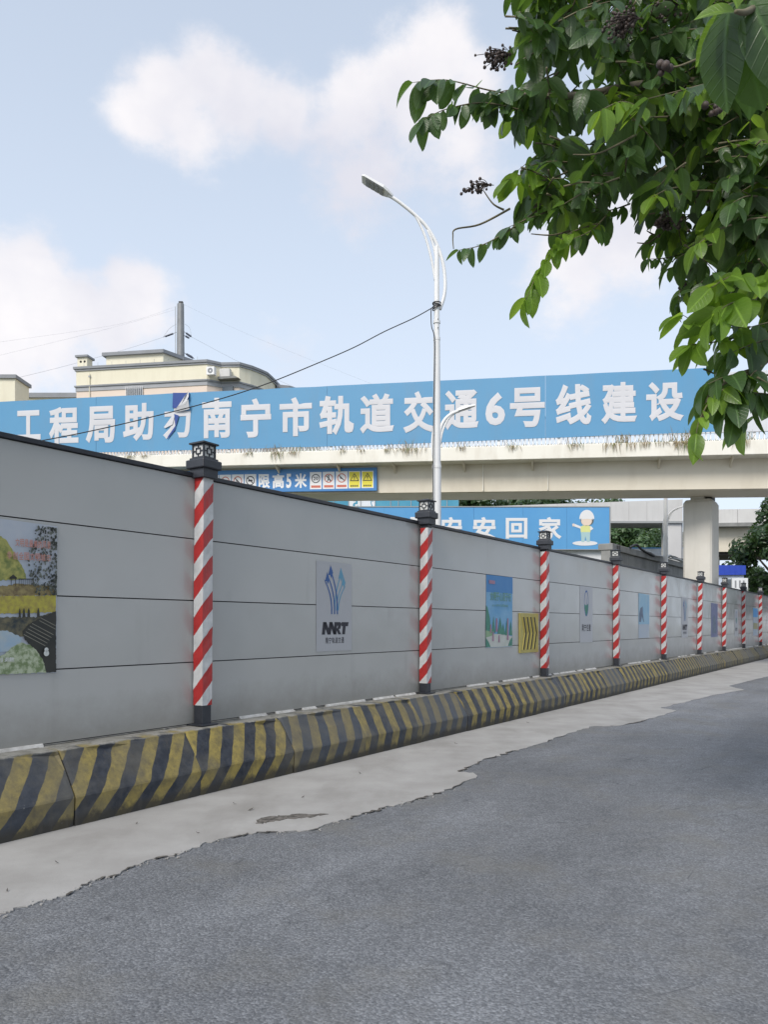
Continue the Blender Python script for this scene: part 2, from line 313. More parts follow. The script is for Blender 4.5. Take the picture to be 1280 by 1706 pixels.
MT['pylon'] = mat('galvanised', (.20, .205, .21), (.25, .255, .26), 1.2, .55, metallic=.2)
MT['insulator'] = mat('insulator', (.05, .06, .09), rough=.35)
MT['roof_blue'] = mat('roof_blue', (.02, .06, .42), rough=.45)
MT['shed_wall'] = mat('shed_wall', (.50, .56, .66), rough=.5)
MT['vent_yellow'] = mat('vent_yellow', (.45, .38, .10), (.38, .32, .09), 8, .5)
MT['slot'] = mat('vent_slot', (.06, .052, .03), rough=.8)

# ------------------------------------------------------------------ mesh helpers
def tag(o, label, cat, group=None, kind=None):
    o['label'] = label; o['category'] = cat
    if group: o['group'] = group
    if kind: o['kind'] = kind
    return o
def thing(name, label, cat, loc=(0, 0, 0), rz=0.0, group=None):
    o = bpy.data.objects.new(name, None); C.objects.link(o); o.empty_display_size = .2
    o.location = loc; o.rotation_euler = (0, 0, rz); return tag(o, label, cat, group)
class MB:
    def __init__(s, xf=None): s.v = []; s.f = []; s.xf = xf
    def add(s, verts, faces):
        n = len(s.v); s.v += [tuple(p) for p in verts]; s.f += [tuple(i+n for i in f) for f in faces]; return s
    def box(s, x0, x1, y0, y1, z0, z1):
        return s.add([(x0,y0,z0),(x1,y0,z0),(x1,y1,z0),(x0,y1,z0),(x0,y0,z1),(x1,y0,z1),(x1,y1,z1),(x0,y1,z1)],
                     [(3,2,1,0),(4,5,6,7),(0,1,5,4),(1,2,6,5),(2,3,7,6),(3,0,4,7)])
    def prism_xz(s, pts, y0, y1):                 # polygon in the xz plane, from y0 (front) to y1 (back)
        n = len(pts)
        return s.add([(x, y0, z) for x, z in pts]+[(x, y1, z) for x, z in pts],
                     [tuple(range(n)), tuple(range(2*n-1, n-1, -1))]+[(i, i+n, (i+1) % n+n, (i+1) % n) for i in range(n)])
    def prism_yz(s, pts, x0, x1):
        n = len(pts)
        return s.add([(x0, y, z) for y, z in pts]+[(x1, y, z) for y, z in pts],
                     [tuple(range(n)), tuple(range(2*n-1, n-1, -1))]+[(i, i+n, (i+1) % n+n, (i+1) % n) for i in range(n)])
    def prism_xy(s, pts, z0, z1):
        n = len(pts)
        return s.add([(x, y, z0) for x, y in pts]+[(x, y, z1) for x, y in pts],
                     [tuple(range(n-1, -1, -1)), tuple(range(n, 2*n))]+[(i, (i+1) % n, (i+1) % n+n, i+n) for i in range(n)])
    def ring_xz(s, cx, cz, r0, r1, y, n=20):
        vs = []
        for i in range(n):
            a = 2*math.pi*i/n; vs += [(cx+r0*math.cos(a), y, cz+r0*math.sin(a)), (cx+r1*math.cos(a), y, cz+r1*math.sin(a))]
        return s.add(vs, [(2*i, 2*((i+1) % n), 2*((i+1) % n)+1, 2*i+1) for i in range(n)])
    def poly(s, pts, y):                          # flat print
        return s.add([(x, y, z) for x, z in pts], [tuple(range(len(pts)))])
    def tube(s, pts, rad, n=8, cap=True):
        pts = [Vector(p) for p in pts]; rad = rad if isinstance(rad, (list, tuple)) else [rad]*len(pts)
        vs = []; fs = []; up = None
        for i, p in enumerate(pts):
            t = (pts[min(i+1, len(pts)-1)]-pts[max(i-1, 0)]).normalized()
            if up is None: up = t.orthogonal().normalized()
            up = (up-t*up.dot(t)).normalized(); w = t.cross(up)
            for k in range(n):
                a = 2*math.pi*k/n; vs.append(p+(up*math.cos(a)+w*math.sin(a))*rad[i])
        for i in range(len(pts)-1):
            for k in range(n): fs.append((i*n+k, i*n+(k+1) % n, (i+1)*n+(k+1) % n, (i+1)*n+k))
        if cap: fs += [tuple(range(n-1, -1, -1)), tuple(range((len(pts)-1)*n, len(pts)*n))]
        return s.add(vs, fs)
    def ball(s, c, r, n=7, m=5):
        c = Vector(c); vs = [c+Vector((0, 0, r))]; fs = []
        for j in range(1, m):
            t = math.pi*j/m
            for i in range(n): a = 2*math.pi*i/n; vs.append(c+Vector((math.sin(t)*math.cos(a), math.sin(t)*math.sin(a), math.cos(t)))*r)
        vs.append(c-Vector((0, 0, r))); e = len(vs)-1
        for i in range(n):
            fs.append((0, 1+i, 1+(i+1) % n)); fs.append((e, e-n+(i+1) % n, e-n+i))
            for j in range(m-2): a = 1+j*n; fs.append((a+i, a+n+i, a+n+(i+1) % n, a+(i+1) % n))
        return s.add(vs, fs)
    def mesh(s, name, m, bevel=0, smooth=False, segs=2):
        v = [s.xf(*p) for p in s.v] if s.xf else s.v
        me = bpy.data.meshes.new(name); me.from_pydata(v, [], s.f)
        if m: me.materials.append(MT[m])
        if bevel:
            bm = bmesh.new(); bm.from_mesh(me)
            bmesh.ops.bevel(bm, geom=list(bm.edges), offset=bevel, segments=segs, affect='EDGES', profile=.5); bm.to_mesh(me); bm.free()
        if smooth: me.polygons.foreach_set('use_smooth', [True]*len(me.polygons))
        if m in ('leaf', 'leaf_young') and len(v) % 24 == 0:
            n_ = len(v); rt = random.Random(n_); tints = [rt.random() for _ in range(n_//24)] if n_ > 24 else [0.]
            me.attributes.new('lx', 'FLOAT', 'POINT').data.foreach_set('value', [((i % 24)//3)/7 for i in range(n_)])
            me.attributes.new('ly', 'FLOAT', 'POINT').data.foreach_set('value', [0. if i % 3 == 1 else (.25*math.sin(math.pi*((i % 24)//3)/7)**.62 if 0 < (i % 24)//3 < 7 else .01) for i in range(n_)])
            me.attributes.new('tint', 'FLOAT', 'POINT').data.foreach_set('value', [tints[i//24] for i in range(n_)])
        me.update(); return me
    def build(s, name, m, parent=None, bevel=0, smooth=False, segs=2):
        o = bpy.data.objects.new(name, s.mesh(name, m, bevel, smooth, segs)); C.objects.link(o); o.parent = parent; return o
def link(name, me, parent=None, mw=None):
    o = bpy.data.objects.new(name, me); C.objects.link(o); o.parent = parent
    if mw is not None: o.matrix_local = mw
    return o
def dup(root, name=None):
    r = root.copy(); C.objects.link(r)
    for ch in list(root.children):
        c = ch.copy(); C.objects.link(c); c.parent = r
        for g in ch.children: d = g.copy(); C.objects.link(d); d.parent = c
    return r
def P(px, py, D): return Vector(((px-640)/F*D, D, EYE+(HOR-py)/F*D))
class Frame:                                      # a vertical plane standing in the scene; loc(px, py) gives local x and z on it
    def __init__(s, x, y, rz, z=0.): s.o = Vector((x, y, z)); s.rz = rz; s.c = math.cos(rz); s.s = math.sin(rz)
    def loc(s, px, py, v=0.):
        k = (px-640)/F; ox = s.o.x-s.s*v; oy = s.o.y+s.c*v      # plane moved back by v
        xl = (k*oy-ox)/(s.c-k*s.s); Y = oy+xl*s.s
        return xl, EYE+(HOR-py)/F*Y-s.o.z
    def world(s, x, y, z): return Vector((s.o.x+x*s.c-y*s.s, s.o.y+x*s.s+y*s.c, s.o.z+z))
_gl = {}
def glyph(ch, bold=.022):                         # one character, its strokes fattened by a bevel, scaled to the unit square of its own box
    key = (ch, bold)
    if key in _gl: return _gl[key]
    cu = bpy.data.curves.new('glyph', 'FONT'); cu.body = ch; cu.size = 1; cu.bevel_depth = bold; cu.bevel_resolution = 0; cu.resolution_u = 3
    o = bpy.data.objects.new('glyph', cu); C.objects.link(o); bpy.context.view_layer.update()
    me = bpy.data.meshes.new_from_object(o.evaluated_get(bpy.context.evaluated_depsgraph_get()))
    vs = [tuple(v.co) for v in me.vertices]; fs = [tuple(p.vertices) for p in me.polygons]
    bpy.data.objects.remove(o); bpy.data.curves.remove(cu); bpy.data.meshes.remove(me)
    x0 = min(p[0] for p in vs); x1 = max(p[0] for p in vs); y0 = min(p[1] for p in vs); y1 = max(p[1] for p in vs); zm = max(abs(p[2]) for p in vs) or 1
    _gl[key] = ([((x-x0)/(x1-x0), (y-y0)/max(y1-y0, 1e-4), z/zm) for x, y, z in vs], fs); return _gl[key]
def put_glyph(mb, ch, x0, x1, z0, z1, y, bold=.022, mirror=False):
    vs, fs = glyph(ch, bold); th = min(.003, .005*(z1-z0))
    if mirror: vs = [(1-a, b, c) for a, b, c in vs]
    mb.add([(x0+a*(x1-x0), y-c*th, z0+b*(z1-z0)) for a, b, c in vs], fs); return mb
def put_text(mb, text, x0, x1, z0, z1, y, bold=.015, gap=.12):
    n = len(text); w = (x1-x0)/n
    for i, ch in enumerate(text): put_glyph(mb, ch, x0+i*w+w*gap/2, x0+(i+1)*w-w*gap/2, z0, z1, y, bold)
    return mb

# ================================================================== THE SETTING
def sheet(name, pts, z, m):
    b = MB(); b.add([(x, y, z) for x, y in pts], [tuple(range(len(pts)))]); o = b.build(name, m); o['kind'] = 'structure'; return o
sheet('ground', [(-700, -300), (700, -300), (700, 1200), (-700, 1200)], -.02, 'ground')
# fence line: starts left of the camera and runs away to the right
TH = math.atan(870/F); FW = 7.157; FRZ = math.pi/2-TH
fr = Frame(-FW, 0, FRZ)
FENCE_TOP = EYE+.2076*FW; BH = EYE-.1417*FW       # top of boards, top of the concrete blocks
def FP(s, p, z=0.): return fr.world(s, -p, z)     # p: distance in front of the boards, towards the road
road_pts = [FP(-30, .2), FP(140, .2), FP(140, 12.5), FP(-30, 12.5)]
sheet('road', [(p.x, p.y) for p in road_pts], 0.0, 'asphalt')
sheet('pavement', [(p.x, p.y) for p in (FP(-30, 12.7), FP(140, 12.7), FP(140, 16), FP(-30, 16))], .13, 'concrete')
kb = MB(); a, b_, c_, d_ = FP(-30, 12.45), FP(140, 12.45), FP(140, 12.75), FP(-30, 12.75)
kb.prism_xy([(p.x, p.y) for p in (d_, c_, b_, a)], -.01, .134); o = kb.build('kerb', 'old_concrete'); o['kind'] = 'structure'
# concrete strip at the foot of the blocks, its edge broken where the asphalt was laid against it
edge_px = [(-700,1800),(-200,1602),(0,1523),(40,1511),(70,1502),(95,1497),(130,1482),(137,1476),(175,1462),(200,1458),(213,1447),(240,1437),(258,1431),(300,1424),(318,1416),(345,1404),(376,1397),(425,1388),(470,1386),(520,1384),(548,1372),(575,1366),(640,1346),(690,1334),(735,1320),(770,1306),(796,1293),(790,1288),(762,1285),(790,1274),(815,1263),(850,1253),(900,1239),(955,1220),(990,1210),(1035,1209),(1075,1200),(1128,1184),(1100,1180),(1150,1168),(1190,1158),(1240,1149),(1215,1143),(1262,1131),(1300,1122),(1345,1105),(1390,1090)]
random.seed(3)
ep = []
for i in range(len(edge_px)-1):
    (x0, y0), (x1, y1) = edge_px[i], edge_px[i+1]
    n = max(1, int(math.hypot(x1-x0, y1-y0)/5))
    for k in range(n):
        t = k/n; px, py = x0+(x1-x0)*t, y0+(y1-y0)*t; D = EYE*F/(py-HOR)
        j = min(.034, .004*D) if k else .01
        ep.append((P(px, py, D).x+random.uniform(-j, j), D+random.uniform(-j, j)))
ep.append((P(1390, 1090, EYE*F/49).x, EYE*F/49))
back = [FP(120, -.35), FP(-12, -.35)]
cb = MB(); poly = ep+[(p.x, p.y) for p in back]
cb.prism_xy(poly, .001, .008)
strip = cb.build('concrete_strip', 'concrete'); strip['kind'] = 'structure'
# broken hole in the strip and loose crumbs along its edge
def patch(name, pts, z, m, parent=None):
    b = MB(); q = []
    for i in range(len(pts)):
        (x0, y0), (x1, y1) = pts[i], pts[(i+1) % len(pts)]
        for k in range(5):
            t = k/5; px = x0+(x1-x0)*t; py = y0+(y1-y0)*t; D = EYE*F/(py-HOR); w = P(px, py, D); q.append((w.x+random.uniform(-.02, .02), w.y+random.uniform(-.02, .02)))
    b.prism_xy(q[::-1], z-.003, z); return b.build(name, m, parent)
patch('broken_patch', [(424,1369),(446,1362),(470,1360),(500,1358),(545,1357),(520,1363),(480,1366),(448,1371),(432,1374)], .0115, 'rubble', strip)
cr = MB()
for (x, y) in ep:
    if y > 9 or random.random() < .7: continue
    for k in range(random.randint(1, 3)):
        r = random.uniform(.003, .009); cx = x+random.uniform(-.05, .05); cy = y+random.uniform(-.07, .02)
        cr.prism_xy([(cx+r*math.cos(t)*random.uniform(.6, 1.4), cy+r*math.sin(t)*random.uniform(.6, 1.4)) for t in (0, 1.3, 2.5, 3.8, 5)], .002, .004+r*.9)
o = cr.build('crumbled_edge', 'concrete', strip); o['kind'] = 'stuff'
ck = MB()                                          # open crack between strip and asphalt
i0 = 0
while i0 < len(ep)-8:
    n = random.randint(3, 9)
    seg = ep[i0:i0+n]
    if random.random() < .62 and seg[0][1] < 14 and len(seg) > 2:
        wd = random.uniform(.006, .022); L_ = []; R_ = []
        for j, (x, y) in enumerate(seg):
            t = math.sin(math.pi*j/(len(seg)-1)); L_.append((x-.3*wd*t, y+wd*t*.4)); R_.append((x+wd*t*.9+.001, y-wd*t*1.0-.001))
        m_ = len(L_); ck.add([(x, y, .0105) for x, y in L_]+[(x, y, .0105) for x, y in R_], [(j, j+m_, j+1+m_, j+1) for j in range(m_-1)])
    i0 += n
ck.build('crack', 'rubble', strip)

# ================================================================== CONCRETE BLOCKS
post_px = [338, 709, 908, 1028, 1107, 1166, 1207, 1240, 1268]
wpost = FW-.08/math.cos(TH)
ps = [F*wpost/(1510-x)/math.cos(TH)+.05 for x in post_px]
ps = [ps[0]-4.5]+ps+[ps[-1]+4.4*k for k in (1, 2, 3)]
random.seed(11)
BL = 1.32
prof = [(-.20, .0), (-.20, BH-.01), (-.18, BH), (.05, BH), (.245, BH), (.268, BH-.012), (.280, BH-.035), (.378, .412), (.482, .243), (.488, .226), (.480, .12), (.472, .0)]
def block_mesh(seed):
    rnd = random.Random(seed); b = MB(); nx = 9; vs = []; n = len(prof)
    xs = [.003, .03]+[.03+(BL-.06)*i/(nx-3) for i in range(1, nx-3)]+[BL-.03, BL-.003]
    for i, x in enumerate(xs):
        end = .005 if i in (0, len(xs)-1) else 0
        for (p, z) in prof:
            nz = mnoise.noise(Vector((x*3+seed*7.3, p*4, z*4)))*.0035
            ch = -.030*max(0, rnd.random()-.80)*5 if (z > BH-.06 and p > .2) else 0
            pp = p+nz+(-end if p > .1 else 0)+ch; zz = max(0, z+(nz*.8 if z > .05 else 0)-(end if z > BH-.06 else 0)+ch*.6)
            vs.append((x+(rnd.uniform(-.004, .004) if 1 < i < nx-2 else 0), -pp, zz))
    fs = [(i*n+j, i*n+j+1, (i+1)*n+j+1, (i+1)*n+j) for i in range(len(xs)-1) for j in range(n-1)]
    fs += [tuple(range(n-1, -1, -1)), tuple(range((len(xs)-1)*n, len(xs)*n))]
    b.add(vs, fs); me = b.mesh('barrier_block', 'barrier'); return me
bms = [block_mesh(s) for s in range(6)]
s_first = (F*(FW-.5/math.cos(TH))/(1510-338)+.5*math.sin(TH))/math.cos(TH)          # the joint under the first post
fades = {0: .12, 1: .05, 2: .62, 3: .35, 4: .75, 5: .2, 6: .12, 7: .6, 8: .35, 9: .2, 10: .8}
slants = {-1: .8, 0: .85, 1: .72, 2: .45, 3: .2, 4: .35, 5: .2, 6: .25}
ORD = ['first', 'second', 'third', 'fourth', 'fifth', 'sixth']
PN = ['left of the landscape poster', 'between landscape poster and metro logo', 'left of the blue cartoon poster', 'beside the yellow grille', 'right of the green emblem', 'right of the figure poster', 'that leans', 'right of the violet poster', 'before the far poster', 'after the far poster']
def block_label(i):
    s0 = s_first+(i-1)*BL; k = max([j for j in range(len(ps)) if ps[j] < s0+BL*.6], default=0)
    n = sum(1 for j in range(-3, i+1) if max([q for q in range(len(ps)) if ps[q] < s_first+(j-1)*BL+BL*.6], default=0) == k)
    f = fades.get(i, .2); look = 'Faded grey' if f > .5 else ('Bright yellow' if f < .08 else 'Dirty yellow-striped')
    if k >= len(PN): return 'distant striped concrete barrier block at the far end of the hoarding'
    return look.lower()+' concrete barrier block, '+ORD[min(n-1, 5)]+' past the post '+PN[k]
for i in range(-3, 36):
    o = link('barrier_block', bms[i % 6]); p = FP(s_first+(i-1)*BL, 0, .008); o.location = p
    o.rotation_euler = (0, 0, FRZ+random.uniform(-.006, .006))
    o.location += Vector((random.uniform(-.008, .008), random.uniform(-.008, .008), 0))
    o['phase'] = {0: .1, 1: .55}.get(i, random.random()); o['slant'] = slants.get(i, random.uniform(.05, .35)); o['fade'] = fades.get(i, random.choice([.1, .15, .2, .3, .55, .75]))
    tag(o, block_label(i), 'barrier', 'striped concrete blocks at the foot of the hoarding')

# ================================================================== HOARDING: POSTS AND BAYS
PH = FENCE_TOP-BH
# --- post prototype, local axes: x along the fence, -y to the road, z up from the block
def make_post():
    t = thing('fence_post', 'post', 'post')
    h = .060
    MB().box(-h, h, -h, h, 0, PH+.02).build('shaft', 'black', t, .006)
    MB().box(-.11, .11, -.11, .11, 0, .014).build('base_plate', 'black', t, .003)
    s = h+.005; n = 24; sl_ = MB()
    z0, z1 = .20, PH-.03; vs = []; rr = random.Random(5)
    for i in range(n+1):
        z = z0+(z1-z0)*i/n
        for (x, y) in ((-s, -s), (0, -s-.001), (s, -s), (s, s), (-s, s), (-s-.001, 0)):
            vs.append((x+rr.uniform(-.0025, .0025), y+rr.uniform(-.0025, .0025), z))
    sl_.add(vs, [(i*6+j, i*6+(j+1) % 6, (i+1)*6+(j+1) % 6, (i+1)*6+j) for i in range(n) for j in range(6)])
    sl_.build('hazard_tape', 'tape', t)
    cp = MB().box(-.10, .10, -.10, .10, PH-.03, PH+.07).build('cap', 'black', t, .006)
    MB().box(-.128, .128, -.128, .128, PH+.06, PH+.15).build('cap_tier', 'black', cp, .012)
    MB().box(-.102, .102, -.102, .102, PH+.145, PH+.172).build('cap_tier', 'black', cp, .006)
    lt = MB().box(-.072, .072, -.072, .072, PH+.165, PH+.31).build('lantern', 'lantern_glass', t)
    g = MB(); z0, z1 = PH+.168, PH+.312; q = .074
    for (ax, sg) in (('x', -1), ('x', 1), ('y', -1), ('y', 1)):
        def bar(a0, a1, b0, b1):
            lo, hi = (q-.003, q+.009); l2, h2 = (lo, hi) if sg > 0 else (-hi, -lo)
            if ax == 'y': g.box(a0, a1, l2, h2, b0, b1)
            else: g.box(l2, h2, a0, a1, b0, b1)
        bar(-.084, -.066, z0, z1); bar(.066, .084, z0, z1); bar(-.066, .066, z1-.016, z1); bar(-.066, .066, z0, z0+.016)
        zc = (z0+z1)/2
        bar(-.034, .034, zc+.022, zc+.031); bar(-.034, .034, zc-.031, zc-.022); bar(-.034, -.025, zc-.022, zc+.022); bar(.025, .034, zc-.022, zc+.022)
        bar(-.0045, .0045, zc+.031, z1-.016); bar(-.0045, .0045, z0+.016, zc-.031); bar(-.066, -.034, zc-.0045, zc+.0045); bar(.034, .066, zc-.0045, zc+.0045)
    g.build('lattice', 'black', lt)
    r_ = MB(); a = .105; r_.box(-a, a, -a, a, PH+.31, PH+.326); z = PH+.324
    r_.add([(-a*.9, -a*.9, z), (a*.9, -a*.9, z), (a*.9, a*.9, z), (-a*.9, a*.9, z), (-.04, -.04, z+.022), (.04, -.04, z+.022), (.04, .04, z+.022), (-.04, .04, z+.022)], [(4, 5, 6, 7), (0, 1, 5, 4), (1, 2, 6, 5), (2, 3, 7, 6), (3, 0, 4, 7)])
    r_.build('lantern_roof', 'black', lt)
    return t
post_lab = ['striped red and white post left of the landscape poster',
            'red and white taped post with lantern cap between landscape poster and metro logo',
            'red and white taped post between metro logo bay and blue cartoon poster',
            'red and white taped post right beside the yellow ventilation grille',
            'red and white taped post right of the sticker with a green drop emblem',
            'red and white taped post right of the pale blue figure poster',
            'leaning red and white post with its black core showing at the top',
            'red and white post right of the dark violet poster strip',
            'slim-looking red and white post before the blue and white far poster',
            'slim-looking red and white post after the blue and white far poster']
pproto = make_post(); first = True
random.seed(21)
for i, s in enumerate(ps):
    t = pproto if first else dup(pproto); first = False
    t.location = FP(s, .08, BH+.012); t.rotation_euler = (R(random.uniform(-.5, .5)), R(random.uniform(-.3, .9) if i != 1 else .7), FRZ+R(random.uniform(-2, 2)))
    if i == 6: t.rotation_euler[1] = R(2.0)
    for ch in t.children:
        if ch.name.startswith('hazard_tape'): ch['phase'] = .35 if i == 1 else random.random(); ch.location.z = -.0 if i < 2 else random.uniform(-.05, 0.0)
    tag(t, post_lab[i] if i < len(post_lab) else 'far red and white post at the end of the visible hoarding', 'post', 'striped posts of the hoarding')
bay_lab = ['grey steel hoarding bay carrying the large landscape poster', 'grey steel hoarding bay with the metro logo sticker', 'grey steel hoarding bay with the blue cartoon poster and yellow grille',
           'grey steel hoarding bay with the green drop emblem sticker', 'grey steel hoarding bay with the pale blue figure poster', 'shiny grey hoarding bay with a small blue metro sticker, far along',
           'grey hoarding bay with the dark violet poster strip', 'bluish grey hoarding bay with one faint sticker', 'grey hoarding bay with the blue and white far poster']
NB = 4; bh = (PH-.03)/NB
def board_mesh(L_, seed):
    b = MB(); nx, nz = 14, 3; rnd = random.Random(seed); vs = []
    g = .0055
    for j in range(nz+1):
        for i in range(nx+1):
            x = .004+(L_-.008)*i/nx; z = g+(bh-2*g)*j/nz
            y = mnoise.noise(Vector((x*1.1+seed*3.7, seed*1.3, z*1.6)))*.0020*(1 if 0 < j < nz else .55)
            vs.append((x, y, z))
    nf = len(vs); fs = [(j*(nx+1)+i, j*(nx+1)+i+1, (j+1)*(nx+1)+i+1, (j+1)*(nx+1)+i) for j in range(nz) for i in range(nx)]
    ring = [i for i in range(nx+1)]+[j*(nx+1)+nx for j in range(1, nz+1)]+[nz*(nx+1)+i for i in range(nx-1, -1, -1)]+[j*(nx+1) for j in range(nz-1, 0, -1)]
    base = len(vs)
    m_ = len(ring)
    for k in ring: vs.append(vs[k])
    for k in ring: x, y, z = vs[k]; vs.append((x, .03, z))
    fs += [(base+k, base+m_+k, base+m_+(k+1) % m_, base+(k+1) % m_) for k in range(m_)]
    fs = [f[::1] for f in fs]
    b.add(vs, fs); me = b.mesh('board', 'steel')
    for p in me.polygons[:nx*nz]: p.use_smooth = True
    return me
for i in range(len(ps)-1):
    L_ = ps[i+1]-ps[i]
    t = thing('hoarding_bay', bay_lab[i] if i < len(bay_lab) else 'plain far grey hoarding bay at the end of the fence', 'hoarding', FP(ps[i], 0, BH+.012), FRZ, 'steel bays of the hoarding')
    for j in range(NB):
        o = link('board', board_mesh(L_, i*5+j), t); o.location.z = .012+j*bh; o['low'] = 1.0 if j == 0 else 0.0; o.rotation_euler.x = R(random.uniform(-.06, .06))
    MB().box(0, L_, .031, .05, .004, PH-.01).build('back_sheet', 'seam', t)
    MB().box(0, L_, -.022, .06, PH-.016, PH+.026).build('top_rail', 'black', t, .005)
    mo = MB(); rr = random.Random(i); x = .1
    while x < L_-.2:
        l = rr.uniform(.25, .9)
        if rr.random() < .7: mo.prism_yz([(-.001, -.010), (-rr.uniform(.02, .05), -.010), (-.012, rr.uniform(.008, .02)), (-.001, .022)], x, min(x+l, L_-.05))
        x += l+rr.uniform(.0, .2)
    mo.build('mortar_bead', 'mortar', t)

# ---------- prints stuck to the boards (local frame of the fence; y = -0.012 is just in front of the boards)
YB = -.0030
def fence_thing(name, label, cat, px, py, group=None):
    x, z = fr.loc(px, py); return thing(name, label, cat, fr.world(x, 0, z), FRZ, group), x, z
class Pr:                                          # flat print helper: pixel polygons on the fence plane, relative to the thing
    def __init__(s, t, x, z, v=0.): s.t = t; s.x = x; s.z = z; s.n = 0; s.v = v
    def pt(s, px, py): a, b = fr.loc(px, py); return a-s.x, b-s.z
    def rough(s, name, m, pts, j=1.1):
        out = []; rr = random.Random(len(pts)*7+s.n)
        for i in range(len(pts)):
            (x0, y0), (x1, y1) = pts[i], pts[(i+1) % len(pts)]; n = max(1, int(math.hypot(x1-x0, y1-y0)/2.5))
            for k in range(n): out.append((min(92.4, x0+(x1-x0)*k/n+(rr.uniform(-j, j)*.5 if k else 0)), y0+(y1-y0)*k/n+(rr.uniform(-j, j) if k else 0)))
        return s.poly(name, m, out)
    def poly(s, name, m, pts, y=None):
        s.n += 1; return MB().poly([s.pt(*p) for p in pts], y if y else YB-.0012*s.n).build(name, m, s.t)
    def mb(s, name, m, fn):
        s.n += 1; b = MB(); fn(b, YB-.0012*s.n); return b.build(name, m, s.t)
def pcol(name, c1, c2, scale=6, lo=.35, hi=.65): MT[name] = mat(name, c1, c2, scale, .5, lo=lo, hi=hi); return name
# 1. landscape poster
t, x, z = fence_thing('landscape_poster', 'large poster of a riverside park in autumn colours on the hoarding', 'poster', 20, 1120)
pr = Pr(t, x, z)
pcol('p_sky', (.36, .42, .50), (.47, .49, .53), 2); pcol('p_hill', (.13, .17, .05), (.44, .41, .12), 14); pcol('p_tree', (.022, .026, .022), (.15, .165, .14), 22, .45, .62)
pcol('p_mead', (.44, .39, .06), (.26, .20, .07), 20, .4, .7); pcol('p_wall', (.14, .10, .05), (.32, .26, .11), 22); pcol('p_water', (.025, .035, .04), (.16, .14, .08), 18)
pcol('p_blue', (.22, .38, .55), (.46, .48, .45), 3); pcol('p_bush', (.16, .22, .10), (.42, .47, .33), 22, .42, .58); pcol('p_step', (.02, .022, .02), (.035, .035, .03), 6); pcol('p_line', (.16, .16, .13), (.22, .21, .17), 9)
pcol('p_text', (.50, .22, .19), (.45, .25, .20), 4); pcol('p_pale', (.60, .62, .60), (.5, .52, .5), 5)
yt = lambda px: 864+(px)*.137; yb = lambda px: 1124-(px)*.035
pr.poly('print_ground', 'p_sky', [(-330, yb(-330)), (93, yb(93)), (95, yt(95)), (-330, yt(-330))])
pr.rough('hill', 'p_hill', [(-330,980),(44,965),(40,950),(34,940),(20,915),(8,898),(-20,880),(-80,862),(-200,850),(-330,880)])
pr.rough('wall', 'p_wall', [(-330,996),(94,992),(94,976),(50,974),(30,972),(8,976),(-330,978)])
pr.rough('meadow', 'p_mead', [(-330,1030),(92,1020),(93,992),(-330,995)])
pr.rough('water', 'p_water', [(-330,1060),(40,1060),(92,1050),(92,1018),(60,1028),(-40,1028),(-330,1032)])
pr.rough('reflection', 'p_blue', [(-330,1100),(30,1085),(36,1062),(10,1050),(-40,1052),(-330,1060)])
pr.rough('foliage', 'p_bush', [(-330, yb(-330)-1), (84,yb(84)-1),(72,1098),(64,1084),(50,1074),(34,1070),(18,1078),(6,1090),(-20,1098),(-330,1104)])
pr.rough('steps', 'p_step', [(92,yb(92)-1),(76,yb(76)-1),(70,1098),(60,1084),(40,1066),(36,1052),(46,1040),(60,1032),(92,1018)])
def steps(b, y):
    for k in range(7):
        x0 = 42+k*3.4 if k < 5 else 58+k*2; y0 = 1054-k*4.6; a = pr.pt(x0-4, y0+2); c = pr.pt(x0-4, y0+3.4); xe = min(91, x0+32); ye = y0+2+(xe-x0+4)*.53; d = pr.pt(xe, ye+1.3); e = pr.pt(xe, ye); b.poly([a, c, d, e], y)
pr.mb('step_edges', 'p_line', steps)
rnd = random.Random(4)
def treeb(b, y):
    for k in range(420):
        v = rnd.random(); cx = 95-rnd.random()**1.4*(34+16*math.sin(3*v)); cy = 876+v*115; r = rnd.uniform(1.0, 3.2)
        if cx > 93 - r*.6: cx = 93-r*.7
        pts = [pr.pt(cx+r*rnd.uniform(.6, 1.2)*math.cos(a)*.7, min(992, max(yt(cx)+3, cy+r*rnd.uniform(.6, 1.2)*math.sin(a)))) for a in (0, 1, 2, 3, 4, 5.2)][::-1]
        b.add([(p[0], y-.00002*k, p[1]) for p in pts], [tuple(range(6))])
pr.mb('tree', 'p_tree', treeb); pr.n += 8
def pav(b, y):
    for (x0, x1, y0, y1) in ((13,25,962,964.5),(15,16.2,964,976),(22.5,23.7,964,976),(28,53,964,965.5)): b.poly([pr.pt(x0, y1), pr.pt(x1, y1), pr.pt(x1, y0), pr.pt(x0, y0)], y)
    b.poly([pr.pt(12, 963), pr.pt(26, 963), pr.pt(19, 957)], y)
    for k in range(8): b.poly([pr.pt(28.5+k*3.3, 976), pr.pt(29.4+k*3.3, 976), pr.pt(29.4+k*3.3, 965), pr.pt(28.5+k*3.3, 965)], y)
    for (cx, w) in ((30, 4), (37, 5), (45, 5), (61, 5)): b.poly([pr.pt(cx-w*.5, 1028), pr.pt(cx+w*.5, 1028), pr.pt(cx+w*.3, 1017), pr.pt(cx, 1012), pr.pt(cx-w*.4, 1018)], y)
pr.mb('pavilion_and_figures', 'p_step', pav)
def ptx(b, y):
    a = pr.pt(22, 910); c = pr.pt(82, 902); d = pr.pt(22, 897); put_text(b, '文明是最美的风景', a[0], c[0], a[1]+.0, d[1], y)
def ptx2(b, y):
    a = pr.pt(8, 931); c = pr.pt(82, 925); d = pr.pt(8, 918); put_text(b, '争创全国文明城市', a[0], c[0], a[1], d[1], y)
pr.mb('lettering', 'p_text', ptx); pr.mb('lettering', 'p_text', ptx2)
